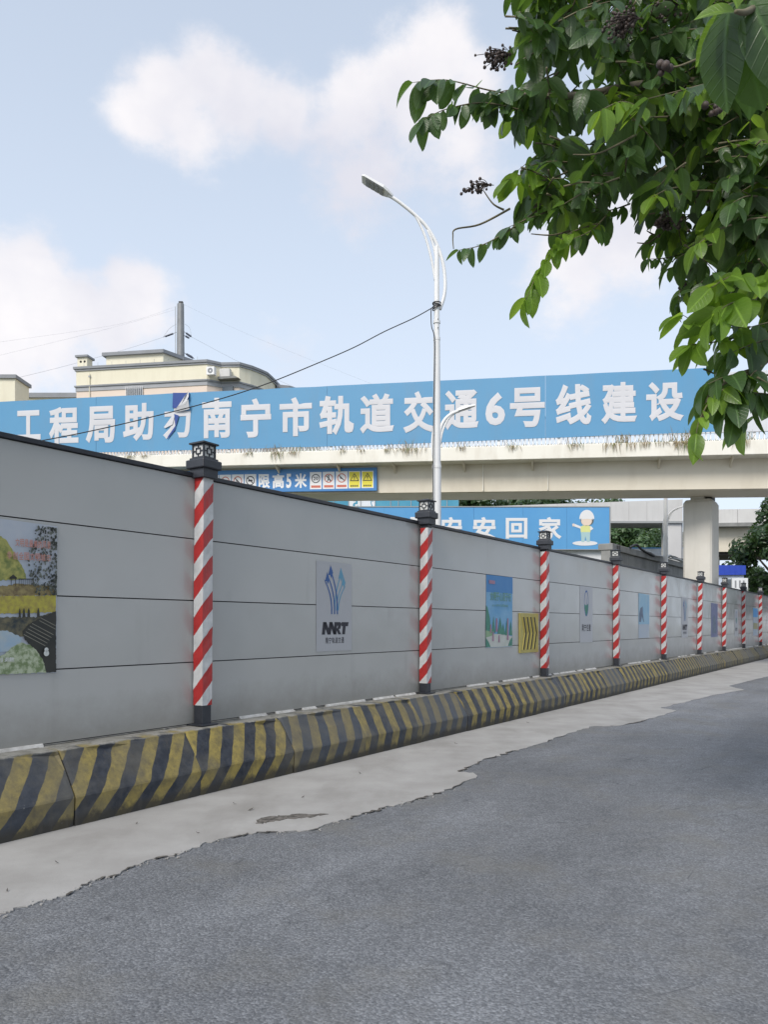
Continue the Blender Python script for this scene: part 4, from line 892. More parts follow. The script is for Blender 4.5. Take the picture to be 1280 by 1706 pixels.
# ================================================================== STREET LAMPS
def lamp(D, px, label, rz=0.):
    base = P(px, HOR, D); t = thing('street_lamp', label, 'street lamp', (base.x, D, 0), rz, 'white street lamps behind the hoarding')
    q = 16/F
    def L(x, y): return ((x-728)*q, 0, EYE+(HOR-y)*q)
    ztop = L(0, 411)[2]; zmid = L(0, 772)[2]
    MB().tube([(0, 0, -.02), (0, 0, zmid)], [.098, .088], 16, False).build('pole', 'white_metal', t, 0, True)
    MB().tube([(0, 0, zmid-.02), (0, 0, L(0, 565)[2])], [.080, .068], 16, False).build('pole', 'white_metal', t, 0, True)
    MB().tube([(0, 0, L(0, 565)[2]), (0, 0, ztop)], [.060, .050], 16, False).build('pole', 'white_metal', t, 0, True)
    MB().tube([(0, 0, ztop-.01), (0, 0, ztop)], .049, 16).build('pole_cap', 'white_metal', t)
    for y in (778, 565, 537):
        z = L(0, y)[2]; MB().tube([(0, 0, z-.03), (0, 0, z+.03)], .095 if y == 778 else .074, 14).build('collar', 'white_metal', t)
    for y, r in ((548, .074), (534, .072)): z = L(0, y)[2]; MB().ball((.02, -r, z), .014).build('bolt', 'grey_metal', t)
    def sm(pts, n=6):
        out = []
        for i in range(len(pts)-1):
            p0, p1, p2, p3 = [Vector(pts[max(0, min(len(pts)-1, i+d))]) for d in (-1, 0, 1, 2)]
            for k in range(n): s = k/n; out.append(.5*((2*p1)+(p2-p0)*s+(2*p0-5*p1+4*p2-p3)*s*s+(3*p1-p0-3*p2+p3)*s**3))
        return out+[Vector(pts[-1])]
    a1 = sm([L(733, 516), L(740, 495), L(742, 470), L(738, 437), L(727, 405), L(711, 378), L(690, 357), L(664, 336), L(648, 326)]); MB().tube(a1, .036, 10).build('arm', 'white_metal', t, 0, True)
    a2 = sm([L(725.5, 468), L(719, 432), L(710, 398), L(700, 374), L(691, 358)]); MB().tube(a2, .026, 8).build('arm', 'white_metal', t, 0, True)
    a3 = sm([L(727, 436), L(722, 408), L(713, 384)]); MB().tube(a3, .022, 8).build('arm', 'white_metal', t, 0, True)
    # head: tapered housing with lens strips underneath, sloping up away from the arm
    p0, p1 = Vector(L(652, 328)), Vector(L(603, 299)); ax = (p1-p0); ln = ax.length; ax.normalize(); up = Vector((ax.z, 0, -ax.x)); up = -up if up.z < 0 else up; sd_ = Vector((0, 1, 0))
    def H(u, v, w): return p0+ax*u+sd_*v+up*w
    hb = MB(); sec = [(-.02, .05, .05), (.10, .12, .075), (.20, .165, .09), (ln-.06, .165, .075), (ln, .13, .045)]; vs = []
    for u, hw, th in sec: vs += [H(u, -hw, 0), H(u, hw, 0), H(u, hw*.95, th*.6), H(u, hw*.55, th), H(u, -hw*.55, th), H(u, -hw*.95, th*.6)]
    fs = [(i*6+j, i*6+(j+1) % 6, (i+1)*6+(j+1) % 6, (i+1)*6+j) for i in range(len(sec)-1) for j in range(6)]+[tuple(range(5, -1, -1)), tuple(range((len(sec)-1)*6, len(sec)*6))]
    hb.add(vs, fs); hd = hb.build('lamp_head', 'white_metal', t)
    for k in range(4):
        u0 = .20+k*(ln-.28)/4; u1 = u0+(ln-.28)/4-.025; b = MB(); b.add([H(u0, -.14, -.016), H(u1, -.14, -.016), H(u1, .14, -.016), H(u0, .14, -.016), H(u0, -.14, .01), H(u1, -.14, .01), H(u1, .14, .01), H(u0, .14, .01)], [(0, 1, 2, 3), (0, 4, 5, 1), (1, 5, 6, 2), (2, 6, 7, 3), (3, 7, 4, 0)]); b.build('lens', 'lens', hd)
    # lower lamp for the footway
    a4 = sm([L(732, 735), L(734, 715), L(741, 700), L(752, 690), L(766, 684)]); MB().tube(a4, .036, 10).build('lower_arm', 'white_metal', t, 0, True)
    a5 = sm([L(733, 742), L(738, 718), L(748, 697), L(760, 687)]); MB().tube(a5, .022, 8).build('lower_arm', 'white_metal', t, 0, True)
    a6 = sm([L(730, 772), L(723, 762), L(721, 740), L(723, 718), L(727, 708)]); MB().tube(a6, .034, 10).build('lower_arm', 'white_metal', t, 0, True)
    p0, p1 = Vector(L(762, 686)), Vector(L(792, 676.5)); ax = (p1-p0); ln = ax.length; ax.normalize(); up = Vector((-ax.z, 0, ax.x))
    hb = MB(); sec = [(0, .035, .05), (.06, .07, .06), (ln*.6, .085, .06), (ln, .05, .03)]; vs = []
    for u, hw, th in sec: vs += [H(u, -hw, 0), H(u, hw, 0), H(u, hw*.7, th), H(u, -hw*.7, th)]
    hb.add(vs, [(i*4+j, i*4+(j+1) % 4, (i+1)*4+(j+1) % 4, (i+1)*4+j) for i in range(3) for j in range(4)]+[(3, 2, 1, 0), (12, 13, 14, 15)]); lh = hb.build('lower_lamp_head', 'white_metal', t)
    b = MB(); b.add([H(.05, -.05, -.012), H(ln*.75, -.06, -.012), H(ln*.75, .06, -.012), H(.05, .05, -.012), H(.05, -.05, .004), H(ln*.75, -.06, .004), H(ln*.75, .06, .004), H(.05, .05, .004)], [(0, 1, 2, 3), (0, 4, 5, 1), (1, 5, 6, 2), (2, 6, 7, 3), (3, 7, 4, 0)]); b.build('lens', 'lens', lh)
    return t
lamp(16.0, 728, 'tall white double-arm street lamp standing before the footbridge banner')
l2 = lamp(33.0, 1109.5, 'white street lamp beyond the footbridge, beside the grey walkway column')
l2.scale = (1.09, 1.09, 1.09)
# cable strung from the lamp, down along its pole and away to the left
q16 = lambda x, y: P(x, y, 16.0)
cpx = [(724, 511), (690, 530), (640, 553), (590, 579), (530, 605), (450, 637.5), (380, 661), (300, 683), (180, 712), (65, 735), (-60, 754), (-250, 772)]
pts = [P(x, y, 15.93-(724-x)*.0022) for x, y in cpx]
def smooth(pts, n=6):
    out = []
    for i in range(len(pts)-1):
        p0, p1, p2, p3 = [Vector(pts[max(0, min(len(pts)-1, i+d))]) for d in (-1, 0, 1, 2)]
        for k in range(n): s = k/n; out.append(.5*((2*p1)+(p2-p0)*s+(2*p0-5*p1+4*p2-p3)*s*s+(3*p1-p0-3*p2+p3)*s**3))
    return out+[Vector(pts[-1])]
cbt = thing('overhead_cable', 'black cable strung from the white lamp pole across the banner', 'cable', (pts[0].x, 15.9, 0))
off = Vector((pts[0].x, 15.9, 0))
MB().tube([p-off for p in smooth(pts)], .010, 6).build('span', 'cable', cbt, 0, True)
dr = [(724, 511, 15.92), (719, 515, 15.9), (718.5, 530, 15.9), (719.5, 545, 15.89), (724, 566, 15.91), (723.5, 640, 15.91), (722.5, 720, 15.90), (722, 775, 15.88), (722, 860, 15.88)]
MB().tube([P(*p)-off for p in smooth([Vector(p) for p in dr])], .011, 6).build('drop', 'cable', cbt, 0, True)
b = MB()
for k, (dz, tl) in enumerate(((0, .02), (.03, -.03), (-.03, .04), (.07, .0))):
    c0 = P(728, 511, 16)-off; b.tube([c0+Vector((.085*math.cos(a), .085*math.sin(a), dz+tl*math.cos(a))) for a in [i*math.pi/8 for i in range(17)]], .012, 5, False)
b.build('coil', 'cable', cbt, 0, True)

# ================================================================== BEHIND THE HOARDING
# gate board with the safety slogan
GD = 43.0
gx = lambda px: (px-640)/F*GD; gz = lambda py: EYE+(HOR-py)/F*GD
gt = thing('gate_portal', 'white site gate building below the blue slogan board', 'gate building', (0, GD, 0))
MB().box(-2.5, gx(1015), .25, 3.6, -.01, gz(914)+.3).build('wall', 'clad_white', gt, .02)
MB().box(-2.6, gx(1015)+.1, .2, 3.7, gz(914)+.3, gz(914)+.42).build('roof', 'clad', gt, .01)
gs = thing('slogan_board', 'blue board with white slogan and cartoon worker above the site gate', 'sign', (0, GD, 0))
xs2 = [gx(p) for p in (560, 640, 702, 790, 872, 945, 1016)]
for i in range(6): MB().box(xs2[i]+.004, xs2[i+1]-.004, 0, .2, gz(915), gz(845+(.5 if i < 5 else 0))).build('panel', 'sign_blue2', gs, .006)
MB().box(xs2[0], xs2[-1]+.03, -.02, .22, gz(845)-.0, gz(844)+.02).build('frame', 'grey_metal', gs); MB().box(xs2[-1], xs2[-1]+.05, -.02, .22, gz(915.5), gz(845)).build('frame', 'grey_metal', gs); MB().box(xs2[0], xs2[-1]+.03, -.02, .22, gz(916), gz(915)).build('frame', 'grey_metal', gs)
for ch_, a, c in (('平', 682, 716), ('安', 735, 770), ('安', 788, 826), ('回', 843, 879), ('家', 897, 936)):
    b = MB(); put_glyph(b, ch_, gx(a), gx(c), gz(899 if ch_ != '回' else 897.5), gz(861.5 if ch_ != '回' else 863), -.012, .03); b.build('character', 'sign_white', gs)
# plain worker picture: helmet, head, vest, trousers on a white disc
def gp(name, m, pts, k): b = MB(); b.poly([(gx(x), gz(y)) for x, y in pts], -.010-.002*k); return b.build(name, m, gs)
def ell(cx, cy, rx, ry, n=24, a0=0, a1=2*math.pi): return [(cx+rx*math.cos(a0+(a1-a0)*i/(n-1 if a1-a0 < 6 else n)), cy-ry*math.sin(a0+(a1-a0)*i/(n-1 if a1-a0 < 6 else n))) for i in range(n)]
pcol('skin', (.80, .66, .55), (.78, .64, .53), 3); pcol('vest', (.72, .74, .30), (.70, .72, .3), 3); pcol('trouser', (.42, .60, .62), (.40, .58, .6), 3); pcol('hair', (.10, .12, .12), (.12, .13, .13), 3)
gp('disc', 'sign_white', ell(975, 905, 21, 4), 1)
gp('hair', 'hair', ell(978.5, 867, 11, 9), 1); gp('face', 'skin', ell(977.5, 868, 9, 8.2), 2)
gp('helmet', 'sign_white', ell(978, 864.5, 12.5, 15, 20, 0, math.pi), 3); gp('helmet_brim', 'sign_white', [(965, 866), (979, 864.5), (990, 866), (979, 862)], 4)
gp('vest', 'vest', [(968, 887), (984, 887), (985, 877), (980, 875.5), (971, 875.5), (967, 878)], 2); gp('trousers', 'trouser', [(969, 903), (974, 903), (975.5, 893), (978, 903), (983, 903), (983.5, 886.5), (968, 886.5)], 3)
gp('arm', 'sign_white', [(968, 881), (968, 877), (958, 873), (954, 876)], 3); gp('arm', 'sign_white', [(984, 884), (989, 881), (985, 876.5), (983, 879)], 4)
gp('hand', 'skin', [(954.5, 877.5), (958, 875), (957, 872), (953.5, 873)], 5)
# teal glass block behind
TD = 49.0; tx = lambda px: (px-640)/F*TD; tz = lambda py: EYE+(HOR-py)/F*TD
tg = thing('glass_building', 'low teal glass-fronted building behind the slogan board', 'building', (0, TD, 0))
MB().box(tx(500), tx(765), .12, 5, 0, 11.2).build('wall', 'clad', tg)
xx = 500
for i, w in enumerate((30, 26, 25, 20, 24, 26, 13, 21, 30, 30, 20)):
    m_ = 'clad_white' if (xx == 581 or i == 4) else 'glass_teal'
    for z0, z1 in ((.1, 4.4), (4.45, 11.1)): MB().box(tx(xx)+.02, tx(xx+w)-.02, .02, .11, z0, z1).build('pane', m_, tg)
    MB().box(tx(xx)-.02, tx(xx)+.02, -.02, .12, .05, 11.15).build('mullion', 'grey_metal', tg)
    xx += w
b = MB(); put_glyph(b, '5', tx(588), tx(597), tz(846), tz(832), .012, .03, True); put_glyph(b, '2', tx(617), tx(622), tz(846), tz(832), .012, .02, True); b.build('numerals', 'glass_teal', tg)
# grey covered walkway
WD = 50.0; wx = lambda px: (px-640)/F*WD; wz = lambda py: EYE+(HOR-py)/F*WD
wk = thing('covered_walkway', 'grey clad elevated walkway passing behind the footbridge', 'walkway', (0, WD, 0))
n = 15; x0, x1 = wx(690), wx(1138)
for i in range(n):
    a, c = x0+(x1-x0)*i/n, x0+(x1-x0)*(i+1)/n; ta, tc_ = (848-16*i/n, 848-16*(i+1)/n)
    MB().prism_xz([(a+.006, wz(870.5)), (c-.006, wz(870.5)), (c-.006, wz(tc_)), (a+.006, wz(ta))], 0, .06).build('cladding_panel', 'clad', wk)
MB().prism_xz([(x0, wz(870)), (x1, wz(870)), (x1, wz(833)), (x0, wz(849))], .07, 3).build('girder', 'old_concrete', wk)
MB().box(x0, x1, -.05, .0, wz(871.5), wz(868)).build('bottom_rail', 'grey_metal', wk)
MB().box(wx(1113), wx(1137), .1, 1.2, -.01, wz(869)).build('column', 'clad', wk, .03)
MB().box(wx(1137)+.01, wx(1140), .2, 1.2, -.01, wz(866)).build('drainpipe', 'grey_metal', wk)
MB().box(wx(700), wx(716), .1, 1.2, -.01, wz(869)).build('column', 'clad', wk, .03)
hw = thing('white_site_wall', 'white site wall behind the weathered concrete wall', 'wall', (0, 53.0, 0)); q = lambda px: (px-640)/F*53.0; qz = lambda py: EYE+(HOR-py)/F*53.0
for i in range(6): a = q(1030)+(q(1148)-q(1030))*i/6; c = q(1030)+(q(1148)-q(1030))*(i+1)/6; MB().box(a+.006, c-.006, 0, .06, 0, qz(914)).build('panel', 'clad_white', hw)
MB().box(q(1030), q(1148), -.02, .08, qz(914), qz(912)).build('cap_rail', 'sign_blue2', hw)
# weathered concrete wall, parallel to the hoarding
WW = 10.8; wf = Frame(-WW, 0, FRZ)
sa, sb = wf.loc(1017, 950)[0], wf.loc(1141, 950)[0]; zt = EYE+.276*WW
cw = thing('concrete_wall', 'weathered grey concrete wall with pipes behind the hoarding', 'wall', wf.world(sa, 0, 0), FRZ)
n = 5
for i in range(n): a = (sb-sa)*i/n; c = (sb-sa)*(i+1)/n; MB().box(a+.01, c-.01, 0, .35, 0, zt-.25).build('panel', 'old_concrete', cw, .02)
MB().box(-.02, sb-sa+.02, -.10, .45, zt-.25, zt).build('coping', 'old_concrete', cw, .03)
rnd = random.Random(2)
for k in range(5):
    s0 = rnd.uniform(1, sb-sa-4); b = MB(); pts = [(s0+d, -.14+rnd.uniform(-.02, .02), zt+.02+rnd.uniform(-.12, .16)) for d in (0, .8, 1.6, 2.5, 3.3)]
    b.tube(smooth([Vector(p) for p in pts]), .05 if k < 2 else .03, 6); b.build('pipe', 'cable' if k % 2 else 'grey_metal', cw, 0, True)
for d in (.5, sb-sa-.15): MB().tube([(d, -.16, 0), (d, -.16, zt-.05)], .06, 8).build('pipe', 'cable', cw, 0, True)
# blue-roofed cabin and sign frame
cbn = thing('site_cabin', 'white site cabin with bright blue roof beside the bridge pier', 'cabin', P(1215, HOR, 46).to_tuple()[:2]+(0,), R(-14))
kx = 46/F; zr = EYE+(HOR-958)*kx
MB().box(-1.2, .82, 0, 3, -.01, zr).build('wall', 'shed_wall', cbn)
MB().prism_xz([(-1.35, zr), (.9, zr), (.9, zr+.55), (-1.35, zr+.62)], -.15, 3.2).build('roof', 'roof_blue', cbn)
for i in range(7): MB().box(-1.3+i*.32, -1.26+i*.32, -.17, -.15, zr, zr+.54).build('roof_rib', 'roof_blue', cbn)
MB().box(-.35, .35, -.03, .02, zr-1.1, zr-.25).build('window', 'pane', cbn)
sf = thing('sign_frame', 'small grey framed board standing behind the far hoarding', 'sign', P(1233, HOR, 44).to_tuple()[:2]+(0,), R(-10)); kz = 44/F
for a in (-.42, .42): MB().box(a-.03, a+.03, 0, .06, 0, EYE+(HOR-963)*kz).build('post', 'grey_metal', sf)
MB().box(-.42, .42, -.03, .0, EYE+(HOR-982)*kz, EYE+(HOR-963)*kz).build('board', 'clad_white', sf)
for a in (-.28, -.05, .16): MB().box(a, a+.09, -.04, -.03, EYE+(HOR-979)*kz, EYE+(HOR-967)*kz).build('stripe', 'grey_trim', sf)
# far viaduct
vd = thing('viaduct', 'far concrete viaduct with pale parapet beyond the bridge pier', 'viaduct', P(1176, HOR, 75).to_tuple()[:2]+(0,), R(-6)); kv = 75/F; vz = lambda py: EYE+(HOR-py)*kv
for i in range(16): MB().box(i*3.0+.02, i*3.0+2.98, 0, .2, vz(872), vz(849)).build('parapet_panel', 'clad', vd)
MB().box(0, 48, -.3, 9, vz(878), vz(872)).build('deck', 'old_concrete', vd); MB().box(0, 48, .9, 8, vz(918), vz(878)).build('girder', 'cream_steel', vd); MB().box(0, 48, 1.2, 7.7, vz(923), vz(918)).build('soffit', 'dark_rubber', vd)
for i in range(3): MB().box(.3+i*22, 2.3+i*22, 3, 6, 0, vz(918)+.1).build('pier', 'pier', vd, .1)

# ---------- trees beyond
def bg_tree_mesh(seed, Hh, rw, nclump, nleaf, ls):
    rnd = random.Random(seed); b = MB()
    clumps = []
    for k in range(nclump):
        v = rnd.random(); zc = Hh*(.30+.66*v); rr = rw*(math.sin(math.pi*min(1, .12+.86*v))**.7)*math.sqrt(rnd.random())
        a = rnd.uniform(0, 6.283); clumps.append((rr*math.cos(a), rr*math.sin(a), zc, rnd.uniform(.16, .30)*rw))
    for cx, cy, cz, cr in clumps:
        for k in range(nleaf):
            d = Vector((rnd.gauss(0, 1), rnd.gauss(0, 1), rnd.gauss(0, 1))).normalized()*cr*rnd.random()**.4; d.z *= .75
            c = Vector((cx, cy, cz))+d; nrm = (d.normalized()+Vector((rnd.uniform(-.7, .7), rnd.uniform(-.7, .7), rnd.uniform(-.2, 1)))).normalized()
            u = nrm.orthogonal().normalized(); w = nrm.cross(u); th = rnd.uniform(0, 6.28); u, w = u*math.cos(th)+w*math.sin(th), w*math.cos(th)-u*math.sin(th)
            s = ls*rnd.uniform(.6, 1.3); b.add([c-u*s, c-w*s*.5+nrm*s*.1, c+u*s, c+w*s*.5+nrm*s*.1], [(0, 1, 2, 3)])
    crown = b.mesh('crown', 'leaf_far')
    t = MB(); t.tube([(0, 0, -.1), (.1, .05, Hh*.25), (0, .1, Hh*.5), (.1, 0, Hh*.85)], [Hh*.028, Hh*.022, Hh*.016, Hh*.004], 8)
    for k in range(5): cx, cy, cz, _ = clumps[k]; t.tube([(0.05, .05, Hh*(.25+.06*k)), (cx*.5, cy*.5, (Hh*.35+cz)/2), (cx, cy, cz)], [Hh*.011, Hh*.008, Hh*.003], 6)
    return crown, t.mesh('trunk', 'bark', 0, True)
TM = [bg_tree_mesh(31, 9, 3.4, 60, 170, .17), bg_tree_mesh(32, 9, 3.8, 64, 170, .18), bg_tree_mesh(33, 9, 3.0, 54, 170, .16)]
def bg_tree(px, D, hs, k, label, group='trees beyond the construction site', rz=0.):
    p = P(px, HOR, D); t = thing('broadleaf_tree', label, 'tree', (p.x, D, 0), rz, group); t.scale = (hs, hs, hs)
    for nm, me in zip(('crown', 'trunk'), TM[k]): link(nm, me, t)
bg_tree(1318, 47, 1.08, 0, 'full green tree beside the blue-roofed cabin', rz=.4)
bg_tree(1395, 46, .9, 1, 'green tree at the road end, right of the cabin tree', rz=1.4)
bg_tree(1222, 66, .70, 2, 'low green tree below the far viaduct', rz=2.2)
bg_tree(1262, 70, .76, 1, 'green tree behind the blue cabin roof', rz=.9)
rnd = random.Random(8)
for i, px in enumerate(range(560, 1060, 50)):
    bg_tree(px+rnd.uniform(-15, 15), 70+rnd.uniform(-4, 7), rnd.uniform(1.45, 1.7), i % 3, 'tall dark tree in the row seen between footbridge and grey walkway', rz=rnd.uniform(0, 6))
for i, px in enumerate((1015, 1045, 1075, 1105)):
    bg_tree(px, 60+i*.8, 1.0+.05*(i % 2), i % 3, 'leafy tree above the white site wall under the grey walkway', rz=i*1.3)

# ---------- apartment house
BD = 95.0; KB = BD/F
brz = -R(9.0)
c0 = P(345, HOR, BD); bf = Frame(c0.x, BD, brz)
def BX(px, v=0.): return bf.loc(px, 600, v)[0]
def BZ(px, py, v=0.): return bf.loc(px, py, v)[1]
ap = thing('apartment_building', 'cream apartment house with grey cornices rising behind the banner', 'building', (c0.x, BD, 0), brz)
zr = BZ(345, 600); xL = BX(127); zc = zr-.9
zb1_ = BZ(345, 632); zb0_ = BZ(345, 642)
# outline in plan (x right along the front, y back), main front from xL to 0, then stepped right side
plan = [(xL, 0), (0, 0), (1.31, 1.32), (3.6, 1.58), (4.6, 2.9), (5.2, 4.16), (5.75, 5.6), (5.85, 7.4), (5.85, 24), (xL, 24)]
def off_plan(d):
    out = []; n = len(plan)
    for i in range(n):
        p0, p1, p2 = Vector(plan[i-1]), Vector(plan[i]), Vector(plan[(i+1) % n]); e1 = (p1-p0).normalized(); e2 = (p2-p1).normalized(); n1 = Vector((e1.y, -e1.x)); n2 = Vector((e2.y, -e2.x)); bis = (n1+n2); bis /= max(.3, bis.length_squared/2); out.append(tuple(p1+bis*d))
    return out
MB().prism_xy(plan, zb0_, zr-.05).build('wall', 'cream_wall', ap)
MB().prism_xy(off_plan(-.02), -.1, zb0_).build('lower_wall', 'pink_wall', ap)
MB().prism_xy(off_plan(.28), zr-.30, zr).build('cornice', 'grey_trim', ap); MB().prism_xy(off_plan(.14), zr-.52, zr-.30).build('cornice', 'grey_trim2', ap)
MB().prism_xy(off_plan(.06), zb0_+.02, zb1_-.2).build('band', 'grey_trim2', ap); MB().prism_xy(off_plan(.18), zb1_-.2, zb1_).build('band', 'grey_trim', ap)
MB().prism_xy([(5.86, 9.5), (7.4, 10.3), (8.6, 12), (8.6, 24), (5.86, 24)], -.1, zr-.9).build('wing', 'cream_wall', ap); MB().prism_xy([(6.1, 9.2), (7.6, 10.0), (8.9, 11.9), (8.9, 24.2), (6.1, 24.2)], zr-.89, zr-.45).build('cornice', 'grey_trim', ap)
# stair head
sx0, sx1 = BX(177, 3), BX(272, 3); zs = BZ(272, 583.5, 3)
sp = [(sx0, 3), (sx1, 3), (sx1+2.6, 8.5), (sx1+2.6, 14), (sx0, 14)]
MB().prism_xy(sp, zr-.2, zs-.2).build('stair_head', 'cream_wall', ap)
spc = [(sx0-.4, 2.6), (sx1+.2, 2.6), (sx1+3.1, 8.4), (sx1+3.1, 14.4), (sx0-.4, 14.4)]; MB().prism_xy(spc, zs-.42, zs).build('cornice', 'grey_trim', ap)
# ventilation turret
vx0, vx1 = BX(129, 1.5), BX(145, 1.5); zv = BZ(137, 593, 1.5)
vt = MB().box(vx0, vx1, 1.5, 2.8, zr-.1, zv-.1).build('vent_turret', 'cream_wall', ap); MB().box(vx0-.2, vx1+.2, 1.25, 3.05, zv-.2, zv+.05).build('turret_cap', 'grey_trim', vt)
for a in (.35, .75): xx = vx0+(vx1-vx0)*a; b = MB(); b.ring_xz(xx, zv-.75, 0, .16, 1.49, 10); b.build('vent_hole', 'dark_rubber', vt)
# barred window, pipes, air conditioners
wx0, wx1 = BX(211), BX(238); wz1 = BZ(225, 644.5); wz0 = wz1-1.8
wn_ = MB().box(wx0, wx1, -.05, .1, wz0, wz1).build('window', 'pane', ap)
for k in range(9): xx = wx0+(wx1-wx0)*k/8; MB().box(xx-.03, xx+.03, -.22, -.16, wz0, wz1).build('bar', 'sign_white', wn_)
MB().box(wx0-.1, wx1+.1, -.24, .05, wz0-.1, wz0).build('sill', 'grey_trim2', wn_)
for px in (257, 395, 160): pass
for k in range(3): xx = BX(150)+.0; 
MB().tube([(BX(150), -.12, 2), (BX(150), -.12, zr-.9)], .06, 6).build('drainpipe', 'cream_wall', ap)
for k, (py) in enumerate((615, 628)): MB().box(BX(150)-.12, BX(150)+.12, -.2, 0, BZ(150, py)-.1, BZ(150, py)+.1).build('pipe_bracket', 'grey_trim2', ap)
ac = MB().box(.15, 1.15, -.6, .1, BZ(345, 627), BZ(345, 614)).build('air_conditioner', 'sign_white', ap); b = MB(); b.ring_xz(.65, BZ(345, 620.5), .1, .34, -.61, 14); b.build('fan', 'grey_trim', ac)
MB().box(1.4, 2.7, .55, 1.3, BZ(345, 626), BZ(345, 613)).build('air_conditioner', 'clad', ap); MB().prism_xz([(1.2, BZ(345, 626)-.05), (3.4, BZ(345, 626)-.05), (3.9, BZ(345, 626)-.3), (1.2, BZ(345, 626)-.35)], .4, 1.5).build('awning', 'old_concrete', ap)
MB().box(1.5, 2.9, 1.2, 1.5, BZ(345, 650), BZ(345, 640)).build('window', 'pane', ap)
for k in range(9):          # lightning rods
    xx = xL+1+k*1.9; MB().tube([(xx, .1, zr-.02), (xx, .1, zr+.55)], .02, 5).build('lightning_rod', 'grey_metal', ap)
# neighbour at the left edge and the low roof between
nf = P(25, HOR, 92); nb = thing('neighbour_building', 'cream rooftop block with grey cornice at the far left', 'building', (nf.x, 92, 0), 0); kn = 92/F
zn = EYE+(HOR-625)*kn; MB().prism_xy([(-9, 0), (0, 0), (0, 3.6), (-9, 3.6)], -.1, zn-.1).build('wall', 'cream_wall', nb); MB().prism_xy([(-9.2, -.25), (.22, -.25), (.22, 3.85), (-9.2, 3.85)], zn-.42, zn).build('cornice', 'grey_trim', nb)
zq = EYE+(HOR-657)*88/F; MB().prism_xy([(-9, -4), (-2.2, -4), (-2.0, -2), (-2.0, -.3), (-9, -.3)], -.1, zq-.3).build('wall', 'cream_wall', nb); MB().prism_xy([(-9.2, -4.3), (-2.0, -4.3), (-1.8, -2.1), (-1.8, -.31), (-9.2, -.31)], zq-.3, zq+.1).build('cornice', 'grey_trim', nb)
tv = MB().box(-3.4, -2.5, -3.4, -2.7, zq+.1, zq+.75).build('vent_turret', 'cream_wall', nb); MB().box(-3.55, -2.35, -3.55, -2.55, zq+.75, zq+.92).build('turret_cap', 'grey_trim', tv)
lr = thing('low_roof_building', 'low grey-edged roof between the two cream buildings', 'building', (P(30, HOR, 100).x, 100, 0), 0); kl = 100/F; zl = EYE+(HOR-655.5)*kl
MB().box(0, 9, 0, 8, -.1, zl-.6).build('wall', 'cream_wall', lr); MB().box(-.2, 9.2, -.3, 8.2, zl-.6, zl).build('cornice', 'grey_trim', lr)
# steel power pole and wires
PD = 112.0; pp = P(301, HOR, PD); pw = thing('power_pole', 'grey steel power pole rising behind the apartment roof', 'pole', (pp.x, PD, 0)); kp = PD/F; pzt = EYE+(HOR-507)*kp
MB().tube([(0, 0, -.1), (0, 0, pzt)], [.95, .48], 12).build('shaft', 'pylon', pw)
MB().box(-.25, .35, -.2, .2, pzt, pzt+.35).build('top_bracket', 'cable', pw); MB().tube([(-.75, 0, pzt-9), (-.75, 0, pzt-.4)], .05, 6).build('climbing_rail', 'grey_metal', pw)
def ins(x0, y0, x1, y1, dy=0.):
    a = Vector(((x0-301)*kp, dy, EYE+(HOR-y0)*kp)); c = Vector(((x1-301)*kp, dy, EYE+(HOR-y1)*kp)); MB().tube([a, c], .03, 6).build('hanger', 'cable', pw)
    d = c-a; b = MB(); b.tube([a+d*.25, a+d*.85], .14, 8); b.build('insulator', 'insulator', pw)
for a in ((294, 554, 272, 562), (307, 553, 320, 562), (307, 559, 316, 564), (307, 588, 322, 596), (309, 590, 324, 598)): ins(*a)
def wire(name, pts, r=.016):
    b = MB(); b.tube(smooth([P(x, y, PD+dy)-Vector((pp.x, PD, 0)) for x, y, dy in pts], 8), r, 5, False); b.build(name, 'wire_grey', pw, 0, True)
wire('wire', [(272, 562, 0), (210, 582, -4), (120, 607, -10), (40, 627, -16), (-80, 655, -24)]); wire('wire', [(320, 562, 0), (400, 604, 4), (490, 645, 8), (600, 690, 14)])
wire('wire', [(298, 509, 0), (200, 540, -4), (0, 570, -14)], .008); wire('wire', [(303, 506, 0), (420, 560, 4), (620, 640, 12)], .008)
wire('wire', [(292, 516, 0), (180, 548, -6), (0, 592, -16)], .008); wire('wire', [(272, 562, .2), (282, 548, .4), (294, 540, .2)], .02); wire('wire', [(308, 540, .2), (316, 547, .4), (319, 562, .2)], .02)

# ================================================================== ROADSIDE TREE
random.seed(42); rnd = random.Random(42)
troot = Vector((3.5, 5.6, 0))
tr = thing('roadside_tree', 'leafy roadside tree with drooping oval leaves and brown fruit overhanging the road', 'tree', troot)
def W(px, py, D): return P(px, py, D)-troot
tk = MB(); tk.tube(smooth([Vector((0, 0, -.1)), Vector((.05, .03, 1.2)), Vector((-.03, -.02, 2.4)), Vector((.06, .05, 3.4)), Vector((-.05, .0, 4.6)), Vector((.1, .1, 6.2))]), [.17-.14*i/30 for i in range(31)], 12); tk.build('trunk', 'bark', tr, 0, True)
limbs = []
def limb(pts, r0, r1):
    q = smooth(pts); n = len(q); b = MB(); b.tube(q, [r0+(r1-r0)*i/(n-1) for i in range(n)], 8); b.build('branch', 'bark' if r0 > .02 else 'twig', tr, 0, True); limbs.append(q)
j1 = Vector((0, 0, 2.7)); j2 = Vector((.02, 0, 3.5)); j3 = Vector((-.02, 0, 4.3)); j0 = Vector((0, 0, 2.1))
limb([j2, W(1255, 380, 5.3), W(1110, 300, 5.0), W(980, 300, 4.8), W(890, 345, 4.6)], .055, .010)
limb([j3, W(1290, 170, 5.2), W(1120, 140, 4.9), W(960, 160, 4.6), W(860, 158, 4.45)], .05, .010)
limb([j3, W(1260, 20, 5.4), W(1080, -30, 5.1), W(920, 30, 5.0)], .05, .012)
